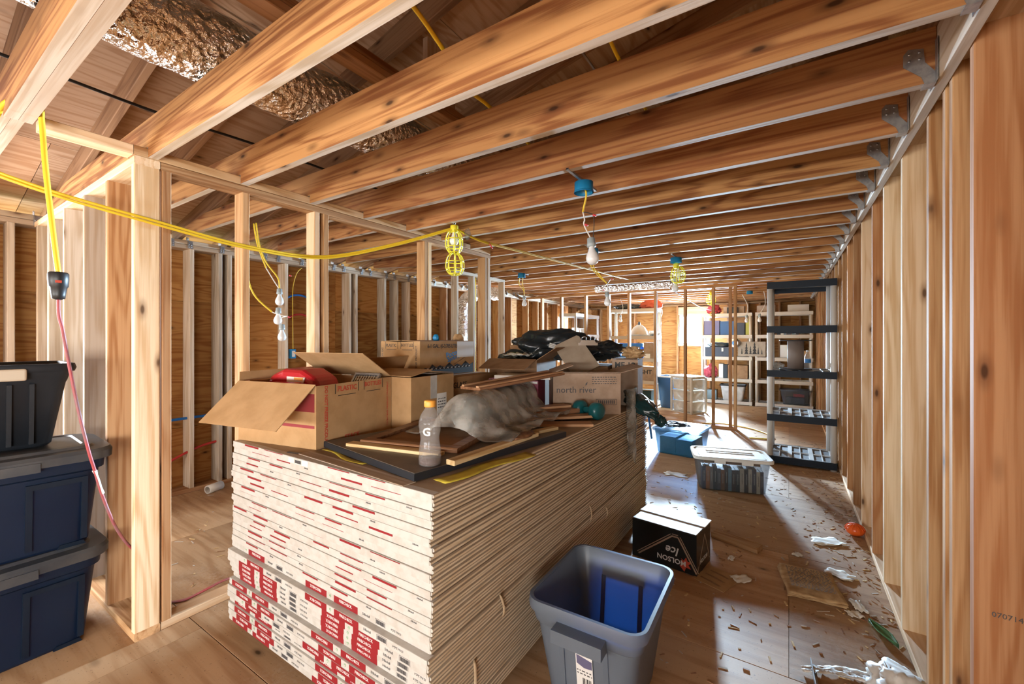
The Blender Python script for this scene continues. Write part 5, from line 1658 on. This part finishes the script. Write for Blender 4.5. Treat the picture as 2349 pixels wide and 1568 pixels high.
def ceiling_box(label, loc, r=0.052, h=0.055):
    b = thing('electrical_box', label, 'electrical box', loc, 0, 'blue ceiling boxes')
    m = MB().lathe([(r, 0), (r, h), (r - 0.004, h), (0.002, h)], 24, cap=False)
    m.lathe([(r - 0.004, 0), (r - 0.004, h - 0.004), (0.002, h - 0.004)], 24, cap=False)
    m.build('body', 'box_blue', b)
    MB().lathe([(r + 0.003, 0), (r + 0.003, 0.008), (r, 0.008), (r, 0)], 24, cap=False).build('lip', 'box_blue', b)
    MB().box(-0.008, 0.008, -0.22, 0.18, h, h + 0.012).build('hanger_bar', 'galvanized', b)
    return b


ceiling_box('nearest blue round ceiling box above the middle of the stack', (-1.0, 2.30, 2.352), 0.054, 0.06)
bulb('largest white bulb hanging from the nearest blue ceiling box', (-0.965, 2.33, 2.045), (0.10, -0.05, -1), 1.12,
     [([(-1.0, 2.30, 2.40), (-0.985, 2.30, 2.34), (-1.005, 2.31, 2.27), (-1.01, 2.31, 2.245)], 0.006, YC),
      ([(-1.01, 2.31, 2.245), (-1.0, 2.31, 2.20), (-1.005, 2.315, 2.17), (-0.97, 2.33, 2.09)], 0.004, 'cable_white'), ([(-1.008, 2.31, 2.245), (-0.95, 2.31, 2.22), (-0.945, 2.32, 2.17), (-0.955, 2.33, 2.09)], 0.0025, 'cable_black')],
     [(-0.945, 2.30, 2.215), (-1.0, 2.31, 2.17)])
ceiling_box('blue round ceiling box hidden behind the largest bulb', (-1.66, 4.05, 2.36))
bulb('white bulb on twin yellow leads in front of the open stud wall', (-1.53, 4.10, 1.935), (0.05, 0, -1), 1.0,
     [([(-1.68, 4.05, 2.36), (-1.685, 4.05, 2.25), (-1.62, 4.07, 2.15), (-1.53, 4.10, 2.06)], 0.006, YC), ([(-1.65, 4.05, 2.36), (-1.66, 4.06, 2.24), (-1.60, 4.08, 2.15), (-1.53, 4.10, 2.06)], 0.006, YC),
      ([(-1.53, 4.10, 2.06), (-1.525, 4.10, 2.0), (-1.53, 4.10, 1.96)], 0.004, 'cable_white'), ([(-1.53, 4.10, 2.06), (-1.49, 4.10, 2.11)], 0.003, 'cable_black'), ([(-1.53, 4.10, 2.06), (-1.57, 4.10, 2.02)], 0.003, 'cable_white')],
     [(-1.49, 4.10, 2.105), (-1.575, 4.10, 2.0)])
ceiling_box('blue ceiling box with two thin leads beyond the caged lamp', (-3.12, 5.03, 2.36))
bulb('small white bulb left of the open stud wall', (-3.09, 5.05, 2.06), (0, 0, -1), 1.0,
     [([(-3.15, 5.03, 2.36), (-3.16, 5.03, 2.27), (-3.10, 5.05, 2.18), (-3.09, 5.05, 2.11)], 0.005, YC), ([(-3.10, 5.03, 2.36), (-3.11, 5.04, 2.27), (-3.09, 5.05, 2.18), (-3.09, 5.05, 2.11)], 0.005, YC)])
ceiling_box('blue ceiling box above the second caged lamp', (-1.06, 5.00, 2.36), 0.06)


def cage(parent, loc, r, h, mat='cage_yellow'):
    m = MB()
    for k in range(8):
        a = 2 * PI * k / 8
        prof = [(0.022, 0.0), (r * 0.75, -h * 0.12), (r, -h * 0.38), (r, -h * 0.72), (r * 0.62, -h * 0.95), (0.012, -h)]
        m.tube([(q * math.cos(a), q * math.sin(a), z) for q, z in prof], 0.0042, 6, sub=4)
    for f, z in ((1.0, -0.40), (1.0, -0.72), (0.66, -0.95)):
        m.tube([(r * f * math.cos(2 * PI * k / 20), r * f * math.sin(2 * PI * k / 20), h * z) for k in range(20)], 0.004, 6, sub=1, closed=True)
    return m.build('cage', mat, parent, loc)


cl1 = thing('caged_lamp', 'yellow double wire-cage work lamp hanging at the partition corner', 'lamp', (-2.243, 2.594, 2.40))
MB().tube([(0, 0, 0.015), (0.012, 0, 0.03), (0.0, 0.005, 0.042), (-0.014, 0, 0.03), (-0.01, 0, 0.012)], 0.004, 6, sub=4).build('hook', 'cable_black', cl1)
MB().lathe([(0.014, 0.015), (0.030, 0.008), (0.032, -0.03), (0.026, -0.045)], 18).build('socket', 'cage_yellow', cl1)
inst('bulb', bulb_me, cl1, Matrix.Translation((0, 0, -0.045)) @ Matrix.Rotation(PI, 4, 'X') @ Matrix.Scale(1.05, 4))
cage(cl1, (0, 0, -0.025), 0.066, 0.19)
o = cage(cl1, (0.008, 0, -0.212), 0.070, 0.175)
tag(blob('clear_tag', 'clear_plastic', None, (0.03, 0.012, 0.045), 51, 0.3, 2, (-2.16, 2.66, 2.345), sub=3), 'small clear plastic tag hanging beside the double caged lamp', 'tag')
cl2 = thing('caged_lamp', 'yellow caged lamp with a bare bulb below, under the joists past the big bulb', 'lamp', (-1.06, 5.0, 2.34))
MB().lathe([(0.014, 0.015), (0.030, 0.008), (0.032, -0.03), (0.026, -0.045)], 18).build('socket', 'cage_yellow', cl2)
inst('bulb', bulb_me, cl2, Matrix.Translation((0.02, 0, -0.045)) @ Matrix.Rotation(PI, 4, 'X'))
cage(cl2, (0.02, 0, -0.025), 0.075, 0.19)
inst('lower_bulb', bulb_me, cl2, Matrix.Translation((-0.01, 0, -0.20)) @ Matrix.Rotation(PI, 4, 'X') @ Matrix.Scale(1.1, 4))
inst('lower_socket', MB().lathe([(0.018, 0.05), (0.022, 0.04), (0.022, -0.01)], 14).mesh('lower_socket', 'socket_grey'), cl2, Matrix.Translation((-0.01, 0, -0.195)))

# cluster of bulbs behind the partition
g = 'bulbs hanging behind the partition'
bulb('top white bulb of the three hanging behind the partition', (-3.60, 1.93, 1.885), (0, 0, -1), 1.0,
     [([(-3.72, 1.80, 2.47), (-3.71, 1.82, 2.30), (-3.68, 1.86, 2.15), (-3.61, 1.92, 2.02), (-3.60, 1.93, 1.93)], 0.006, YC), ([(-3.76, 1.80, 2.47), (-3.74, 1.82, 2.30), (-3.68, 1.86, 2.10)], 0.006, YC), ([(-3.68, 1.86, 2.10), (-3.64, 1.90, 2.0), (-3.60, 1.93, 1.92)], 0.004, 'cable_white')], [(-3.50, 1.96, 2.035)])
bulb('middle white bulb of the three hanging behind the partition', (-3.62, 1.93, 1.725), (-0.1, 0, -1), 1.0,
     [([(-3.82, 1.74, 2.47), (-3.80, 1.76, 2.1), (-3.76, 1.80, 1.88), (-3.66, 1.90, 1.73)], 0.007, YC), ([(-3.66, 1.90, 1.73), (-3.58, 1.94, 1.70), (-3.54, 1.96, 1.695)], 0.004, 'cable_white')], [(-3.53, 1.965, 1.69)])
bulb('lowest white bulb of the three hanging behind the partition', (-3.59, 1.945, 1.585), (0, 0, -1), 1.0,
     [([(-3.54, 1.96, 1.695), (-3.60, 1.945, 1.68), (-3.605, 1.945, 1.64), (-3.59, 1.945, 1.62)], 0.004, 'cable_white')])
eb = thing('outlet_box', 'blue outlet box with a white receptacle on a left wall stud', 'electrical box', (XL, 2.77, 1.33))
MB().box(-0.05, 0.004, 0.0, 0.06, -0.055, 0.055).build('box', 'box_blue', eb)
MB().cbox(0.004, 0.010, 0.012, 0.048, -0.036, 0.036, 0.003).build('receptacle', 'label_white', eb)
cable('yellow_cable', 'thin yellow cable hanging from the left wall plate to the blue outlet box', [(-4.91, 2.90, 2.36), (-4.90, 2.83, 2.28), (-4.91, 2.79, 2.1), (-4.905, 2.785, 1.8), (-4.91, 2.79, 1.5), (-4.915, 2.795, 1.387)], 0.004, YC)
cable('blue_pipe', 'blue water pipe running through the left wall studs', [(-4.985, 0.9, 0.72), (-4.985, 1.5, 0.72), (-4.985, 2.06, 0.725)], 0.014, 'pipe_blue', 'pipe', 3, 10)
cable('red_pipe', 'red water pipe rising through the left wall studs', [(-4.97, 0.95, 0.06), (-4.97, 1.4, 0.22), (-4.97, 1.62, 0.33), (-4.97, 1.85, 0.42), (-4.97, 2.05, 0.45)], 0.012, 'pipe_red', 'pipe', 5, 10)
cable('blue_pipe', 'blue pipe arching between left wall studs beside the hanging bulbs', [(-4.98, 2.74, 1.98), (-4.98, 2.84, 2.03), (-4.98, 2.96, 2.03), (-4.98, 3.1, 1.98)], 0.012, 'pipe_blue', 'pipe', 5, 10)
cable('red_pipe', 'red pipe arching between left wall studs beside the hanging bulbs', [(-4.98, 2.74, 1.73), (-4.98, 2.84, 1.79), (-4.98, 2.96, 1.80), (-4.98, 3.1, 1.74)], 0.012, 'pipe_red', 'pipe', 5, 10)
pv = thing('pipe_stub', 'short white pipe lying at the foot of the left wall', 'pipe', (-4.78, 1.98, 0.04), math.radians(20))
inst('tube', MB().lathe([(0.030, 0), (0.040, 0), (0.040, 0.15), (0.030, 0.15)], 20, cap=False).lathe([(0.030, 0.0), (0.030, 0.15)], 20, cap=False).mesh('tube', 'pvc_white'), pv, fr((0, 0, 0), (0, 0, 1), (-1, 0, 0)))
for k, (y0, lab) in enumerate(((4.66, 'twin yellow cables down a stud of the short grey partition'), (6.62, 'yellow cables down the left wall stud past the foil duct'))):
    xx = -3.70 if k == 0 else -4.90
    c_ = cable('yellow_cable', lab, [(xx, y0 + 0.05, 2.36), (xx + 0.005, y0 + 0.055, 1.8), (xx, y0 + 0.05, 1.2), (xx + 0.004, y0 + 0.055, 0.5)], 0.006, YC)
    MB().tube([(xx + 0.02, y0 + 0.05, 2.36), (xx + 0.018, y0 + 0.055, 1.8), (xx + 0.02, y0 + 0.05, 1.2), (xx + 0.018, y0 + 0.055, 0.5)], 0.006, 6, sub=4).build('second_cable', YC, c_)

# ---------------------------------------------------------------- the far end of the room
def rect(name, label, cat, x0, x1, y0, y1, z0, z1, mat, c=0.006, rz=0.0, par=None):
    o = MB().cbox(-(x1 - x0) / 2, (x1 - x0) / 2, -(y1 - y0) / 2, (y1 - y0) / 2, 0, z1 - z0, c).build(name, mat, par, ((x0 + x1) / 2, (y0 + y1) / 2, z0), (0, 0, rz))
    return tag(o, label, cat) if par is None else o


LV = [0.09, 0.60, 1.10, 1.60, 2.10]
G = 'beige plastic shelf units at the far end'
shelf_unit('shelf_unit', 'beige shelf unit behind the open stud wall, blue crate on it', (-2.98, 9.75, 0), 0, 1.09, 0.46, [0.12, 0.58, 1.08, 1.58, 2.19], 'shelf_beige', 'shelf_beige', 'shelf_white', G, rim=0.075)
shelf_unit('shelf_unit', 'beige shelf unit against the far wall right of the bright window', (-1.22, 11.15, 0), 0, 1.06, 0.46, LV, 'shelf_beige', 'shelf_beige', 'shelf_white', G, rim=0.075)
shelf_unit('shelf_unit', 'beige shelf unit in the far right corner behind the navy-edged shelf', (-0.10, 11.15, 0), 0, 1.06, 0.46, LV, 'shelf_beige', 'shelf_beige', 'shelf_white', G, rim=0.075)
shelf_unit('shelf_unit', 'pale shelf unit along the left wall in front of the side window', (-4.56, 10.25, 0), PI / 2, 1.5, 0.46, [0.12, 0.60, 1.10, 1.62, 2.14], 'shelf_white', 'shelf_white', 'shelf_white', G, rim=0.075)
# unit with the crate
tag(blob('duffel', 'rust_cloth', None, (0.24, 0.17, 0.12), 61, 0.25, 2, (-2.60, 9.74, 2.27), flat=-0.075, crease=0.15, sub=4), 'rust red cloth bag on top of the crate shelf', 'bag')
tag(blob('duffel', 'bag_black', None, (0.34, 0.15, 0.075), 62, 0.2, 2, (-3.13, 9.74, 2.245), flat=-0.05, crease=0.15, sub=4), 'long black bag on top of the crate shelf', 'bag')
lp = thing('lamp_shade', 'beige dome lamp shade on a white tray, upper crate shelf', 'lamp shade', (-2.86, 9.70, 1.58))
MB().lathe([(0.20, 0.03), (0.19, 0.08), (0.13, 0.19), (0.05, 0.25), (0.03, 0.25), (0.12, 0.18), (0.18, 0.07)], 24, cap=False).build('shade', 'skin_fan', lp)
MB().lathe([(0.025, 0.25), (0.03, 0.27), (0.02, 0.32)], 12).build('knob', 'cable_black', lp)
MB().cbox(-0.24, 0.28, -0.14, 0.14, 0.0, 0.03, 0.008).build('tray', 'label_white', lp)
tag(blob('cloth_heap', 'label_white', None, (0.14, 0.12, 0.07), 63, 0.4, 2, (-2.52, 9.72, 1.63), flat=-0.05, crease=0.3, sub=3), 'white cloth heap beside the lamp shade', 'cloth')
cr = thing('milk_crate', 'bright blue plastic crate on the middle crate shelf', 'crate', (-3.07, 9.71, 1.08))
for s, (w, d, cx_, cy_) in enumerate(((0.62, 0.012, 0, -0.16), (0.62, 0.012, 0, 0.16), (0.012, 0.31, -0.305, 0), (0.012, 0.31, 0.305, 0))):
    m = MB()
    for z0, z1 in ((0.0, 0.04), (0.14, 0.155), (0.25, 0.33)):
        m.box(cx_ - w / 2, cx_ + w / 2, cy_ - d / 2, cy_ + d / 2, z0, z1)
    nn = 9 if w > d else 5
    for k in range(nn):
        q = -0.5 + (k + 0.5) / nn
        x, y = (cx_ + q * w, cy_) if w > d else (cx_, cy_ + q * d)
        m.box(x - 0.009, x + 0.009, y - 0.006, y + 0.006, 0.04, 0.25)
    m.build('side', 'crate_blue', cr)
MB().box(-0.30, 0.30, -0.15, 0.15, 0.0, 0.008).build('bottom', 'crate_blue', cr)
rect('carton', 'tan carton right of the blue crate', 'box', -2.72, -2.50, 9.56, 9.85, 1.08, 1.43, 'cardboard_grey')
rect('card', 'small white framed card in front of the tan carton', 'card', -2.70, -2.57, 9.53, 9.55, 1.08, 1.18, 'paper_white', 0.003)
tb2 = thing('toy_bottle', 'white spray bottle with a blue band at the shelf corner', 'bottle', (-2.47, 9.60, 1.08))
MB().lathe([(0.04, 0), (0.045, 0.02), (0.04, 0.16), (0.02, 0.2)], 14).build('body', 'label_white', tb2)
MB().lathe([(0.046, 0.07), (0.045, 0.14)], 14, cap=False).build('band', 'ink_blue', tb2)
MB().lathe([(0.03, 0.2), (0.045, 0.24), (0.03, 0.28), (0.002, 0.285)], 14).build('cap', 'bulb_white', tb2)
lc = thing('carton', 'tan carton printed LIGHT on the lower crate shelf', 'box', (-2.70, 9.70, 0.58))
MB().cbox(-0.26, 0.26, -0.15, 0.15, 0, 0.31, 0.005).build('body', 'cardboard_grey', lc)
text('LIGHT', 0.13, 'ink_black', lc, (-0.02, -0.151, 0.19), (1, 0, 0), (0, 0, 1), 0.03)
rect('case', 'dark teal case on the lowest crate shelf', 'case', -3.0, -2.55, 9.55, 9.9, 0.12, 0.36, 'bag_teal', 0.02)
# unit right of the window
tag(blob('bag', 'red_cloth', None, (0.17, 0.13, 0.13), 71, 0.3, 2, (-1.50, 11.12, 2.19), flat=-0.09, crease=0.25, sub=4), 'red plastic bag on top of the shelf right of the window', 'bag')
rect('carton', 'low tan carton on top of the shelf right of the window', 'box', -1.28, -0.85, 11.0, 11.3, 2.10, 2.26, 'cardboard_grey')
rect('radio', 'small black radio on top of the shelf right of the window', 'radio', -1.20, -0.98, 10.94, 10.99, 2.10, 2.24, 'black_plastic', 0.01)
rect('storage_box', 'violet grey box on the shelf right of the window', 'box', -1.70, -1.36, 10.95, 11.25, 1.60, 1.94, 'violet_box')
rect('storage_box', 'dark blue box next to the violet grey box', 'box', -1.34, -1.06, 10.95, 11.25, 1.60, 1.92, 'blue_bin')
rect('storage_box', 'black box right of the dark blue box', 'box', -1.04, -0.84, 10.95, 11.25, 1.60, 1.88, 'navy_box')
rect('storage_box', 'olive green picture box at the shelf end', 'box', -0.82, -0.70, 10.95, 11.2, 1.60, 1.96, 'olive')
chst = thing('tool_chest', 'black chest with a dark folded cloth on the middle shelf', 'chest', (-1.36, 11.08, 1.10))
MB().cbox(-0.30, 0.30, -0.15, 0.15, 0, 0.23, 0.01).build('body', 'navy_box', chst)
MB().box(0.05, 0.09, -0.16, -0.15, 0.12, 0.20).build('latch', 'steel', chst)
blob('folded_cloth', 'bag_black', chst, (0.27, 0.13, 0.07), 72, 0.3, 2.5, (-0.02, 0, 0.27), crease=0.25, sub=3)
cmr = thing('security_camera', 'round silver camera with a white ring hanging by the double end stud', 'camera', (-1.03, 10.86, 1.42))
inst('ring', MB().lathe([(0.10, -0.03), (0.12, 0), (0.10, 0.03), (0.06, 0.035)], 20).mesh('ring', 'steel'), cmr, fr((0, 0, 0), (1, 0, 0), (0, 0, 1)))
inst('lens', MB().lathe([(0.055, 0.03), (0.05, 0.05), (0.002, 0.055)], 16).mesh('lens', 'ink_blue'), cmr, fr((0, 0, 0), (1, 0, 0), (0, 0, 1)))
pic = thing('canvas_picture', 'canvas picture of dark fir trees on the middle far shelf', 'picture', (-0.70, 10.90, 1.12))
MB().box(-0.27, 0.27, 0, 0.02, 0, 0.33).build('canvas', 'masonite', pic)
m = MB()
for x, h in ((-0.19, 0.12), (-0.10, 0.24), (-0.02, 0.17), (0.06, 0.27), (0.13, 0.14), (0.20, 0.10)):
    for k in range(4):
        w = 0.035 * (1 - k * 0.2) * h / 0.2
        m.prism([(x - w, 0.06 + h * k / 4), (x + w, 0.06 + h * k / 4), (x, 0.06 + h * (k + 1.5) / 4)], -0.0015 - 0.0003 * k, -0.0003)
    m.box(x - 0.004, x + 0.004, -0.002, 0, 0.045, 0.07)
for p in range(len(m.v)):
    pass
tr_me = MB()
for x, h in ((-0.19, 0.12), (-0.10, 0.24), (-0.02, 0.17), (0.06, 0.27), (0.13, 0.14), (0.20, 0.10)):
    for k in range(4):
        w = 0.035 * (1 - k * 0.2) * h / 0.2
        tr_me.prism([(x - w, 0.05 + h * k / 4), (x + w, 0.05 + h * k / 4), (x, min(0.325, 0.05 + h * (k + 1.5) / 4))], -0.0012 - 0.0004 * k, -0.0002, axis='y')
tr_me.build('tree_print', 'ink_black', pic)
tag(blob('bag', 'red_cloth', None, (0.16, 0.13, 0.18), 73, 0.35, 2, (-1.56, 11.05, 0.74), flat=-0.14, crease=0.3, sub=4), 'crumpled red bag on the lower far shelf', 'bag')
rect('binder', 'white binder beside the red bag', 'binder', -1.37, -1.28, 10.95, 11.2, 0.60, 0.93, 'label_white', 0.004)
rect('binder', 'black binder between white binder and brown carton', 'binder', -1.27, -1.19, 10.95, 11.2, 0.60, 0.92, 'black_plastic', 0.004)
rect('carton', 'brown carton on the lower far shelf', 'box', -1.18, -0.78, 10.94, 11.25, 0.60, 0.91, 'cardboard_dark')
cbn = thing('storage_bin', 'clear bin with a dark rim on the bottom far shelf', 'bin', (-1.08, 11.05, 0.09))
open_tub(cbn, 0.50, 0.34, 0.37, 0.10, 'frosted_plastic', 0.004, 0.04, 0.03, 0.0, 0.03, 'black_plastic')
rect('carton', 'dark teal box on the bottom far shelf beside the drawer unit', 'box', -1.62, -1.42, 10.96, 11.2, 0.09, 0.32, 'bag_teal')
# corner unit
rect('storage_box', 'long beige box on top of the corner shelf', 'box', -0.02, 0.36, 10.98, 11.25, 2.10, 2.25, 'shelf_beige')
rect('carton', 'pale box with a white lid on top of the corner shelf', 'box', -0.60, -0.25, 10.98, 11.25, 2.10, 2.26, 'cardboard_grey')
rb = random.Random(9)
x = -0.22
for k in range(6):
    w = rb.uniform(0.05, 0.10)
    rect('storage_case', ['dark', 'white', 'grey', 'navy', 'teal', 'black'][k] + ' upright case in the row on the corner shelf', 'case', x, x + w - 0.006, 10.96, 11.18, 1.60, 1.60 + rb.uniform(0.14, 0.2), ['black_plastic', 'label_white', 'grey_tote_plastic', 'navy_box', 'bag_teal', 'cable_black'][k], 0.004)
    x += w
tag(blob('crumpled_bag', 'poly_sheet', None, (0.12, 0.08, 0.09), 75, 0.4, 2, (0.28, 10.98, 1.68), flat=-0.07, crease=0.3, sub=3), 'crumpled clear bag at the end of the case row', 'bag')
rect('storage_box', 'white box behind the cable spool on the corner shelf', 'box', -0.16, 0.12, 10.96, 11.2, 1.10, 1.38, 'label_white')
rect('storage_box', 'small tan box on the corner shelf right end', 'box', 0.26, 0.38, 10.96, 11.2, 1.10, 1.26, 'cardboard')
cb2 = thing('storage_bin', 'clear bin of red and dark goods on the bottom corner shelf', 'bin', (0.12, 11.04, 0.09))
open_tub(cb2, 0.56, 0.36, 0.33, 0.12, 'clear_plastic', 0.004, 0.04, 0.03, 0.0, 0.03)
rect('red_box', 'red box on the goods inside the clear corner bin', 'box', 0.08, 0.28, 10.98, 11.1, 0.26, 0.32, 'red_plastic', 0.004)
rect('dark_pouch', 'dark pouch inside the clear corner bin', 'pouch', -0.06, 0.28, 10.95, 11.13, 0.11, 0.25, 'navy_box', 0.01)
# left unit
bk2 = rb
for k, (y, w) in enumerate(((9.70, 0.12), (10.15, 0.10))):
    b = thing('photo_frame', ('small leaning photo frame near the left end of the pale shelf', 'second small leaning photo frame on the pale shelf')[k], 'photo frame', (-4.42, y, 1.62), math.radians(70))
    inst('frame', MB().box(-w, w, -0.008, 0.008, 0, 0.17).mesh('frame', 'paper_white'), b, Matrix.Rotation(math.radians(-14), 4, 'X'))
    inst('picture', MB().box(-w * 0.7, w * 0.7, -0.011, -0.0085, 0.03, 0.14).mesh('picture', 'masonite'), b, Matrix.Rotation(math.radians(-14), 4, 'X'))
rect('gift_box', 'magenta box on the middle of the pale shelf', 'box', -4.45, -4.3, 9.66, 9.85, 1.10, 1.42, 'magenta_print')
rect('carton', 'tan patterned carton beside the magenta box', 'box', -4.5, -4.35, 9.9, 10.4, 1.10, 1.42, 'cardboard')
tag(blob('bag', 'cardboard', None, (0.15, 0.35, 0.12), 77, 0.4, 2, (-4.55, 10.55, 2.22), flat=-0.075, crease=0.4, sub=3), 'crumpled brown paper bags on top of the pale shelf', 'bag')
# drawer unit and blue bin on the floor
du = thing('drawer_unit', 'frosted plastic three-drawer unit on the floor beyond the stud wall', 'drawer unit', (-1.74, 9.36, 0), math.radians(-30))
m = MB().box(-0.26, 0.26, -0.22, 0.22, 0, 0.03).box(-0.26, 0.26, -0.22, 0.22, 0.70, 0.725)
for x in (-0.25, 0.25):
    for y in (-0.21, 0.21):
        m.box(x - 0.018, x + 0.018, y - 0.018, y + 0.018, 0.03, 0.70)
m.build('frame', 'shelf_white', du)
for k in range(3):
    dr = loft([(0.44, 0.38, 0.02, 0.0), (0.47, 0.40, 0.02, 0.20), (0.46, 0.39, 0.02, 0.20), (0.43, 0.37, 0.02, 0.006)])
    o = esplit(dr.build('drawer', 'frosted_plastic', du, (0, -0.005, 0.035 + k * 0.222)))
    MB().box(-0.24, 0.24, -0.215, -0.20, 0.185, 0.205).build('drawer_lip', 'shelf_white', o)
    blob('drawer_contents', 'cardboard_grey', o, (0.18, 0.15, 0.085), 80 + k, 0.3, 2, (0, 0, 0.10), crease=0.2, sub=3)
rect('bin_lid', 'white lid board on top of the drawer unit', 'lid', -2.06, -1.48, 9.16, 9.56, 0.726, 0.752, 'label_white', 0.006, math.radians(-30))
bbn = thing('storage_bin', 'tall dark blue bin behind the drawer unit', 'bin', (-2.20, 9.75, 0), math.radians(-20))
open_tub(bbn, 0.42, 0.36, 0.70, 0.10, 'blue_bin', 0.004, 0.04, 0.02, 0.0, 0.03, 'label_white')
cable('extension_cord', 'yellow extension cord lying on the floor past the end of the stud wall', [(-1.3, 8.15, 0.012), (-0.95, 8.3, 0.012), (-0.6, 8.15, 0.012), (-0.35, 7.9, 0.012), (-0.2, 7.6, 0.012), (-0.25, 7.4, 0.012), (-0.5, 7.35, 0.012)], 0.011, YC, 'cord')
# far bulbs on thin wires
for lab, p, w in (('far small bulb left of the bright window', (-2.75, 11.13, 1.98), (-2.75, 11.13, 2.42)), ('far small bulb above the shelf right of the window', (-0.72, 9.84, 1.95), (-0.80, 9.84, 2.42)), ('far small bulb in front of the corner shelf', (-0.47, 9.41, 1.94), (-0.40, 9.41, 2.42)), ('far small bulb in front of the crate shelf', (-3.2, 9.41, 2.0), (-3.2, 9.41, 2.42))):
    mdp = (Vector(p) + Vector(w)) / 2 + Vector((0.06, 0, 0))
    bulb(lab, p, (0, 0, -1), 1.1, [([w, mdp, (p[0], p[1], p[2] + 0.045)], 0.006, 'cable_white')])
cl3 = thing('caged_lamp', 'far yellow caged lamp left of the double end stud', 'lamp', (-1.25, 8.9, 2.36))
cage(cl3, (0, 0, 0), 0.08, 0.2)
inst('bulb', bulb_me, cl3, Matrix.Rotation(PI, 4, 'X'))
MB().lathe([(0.02, 0.05), (0.03, 0.03), (0.03, -0.02)], 12).build('socket', 'cage_yellow', cl3)
MB().tube([(0, 0, -0.2), (0.05, 0, -0.3), (-0.02, 0, -0.38), (0.08, 0, -0.42)], 0.008, 6, sub=5).build('lead', YC, cl3)
ceiling_box('far blue ceiling box left of the navy-edged shelf', (-0.62, 9.2, 2.36))
cable('black_cable', 'thin dark cable hanging diagonally in front of the bright window', [(-1.75, 7.6, 2.40), (-1.62, 8.3, 2.28), (-1.5, 9.3, 2.16), (-1.35, 10.4, 2.12)], 0.006, 'cable_black')
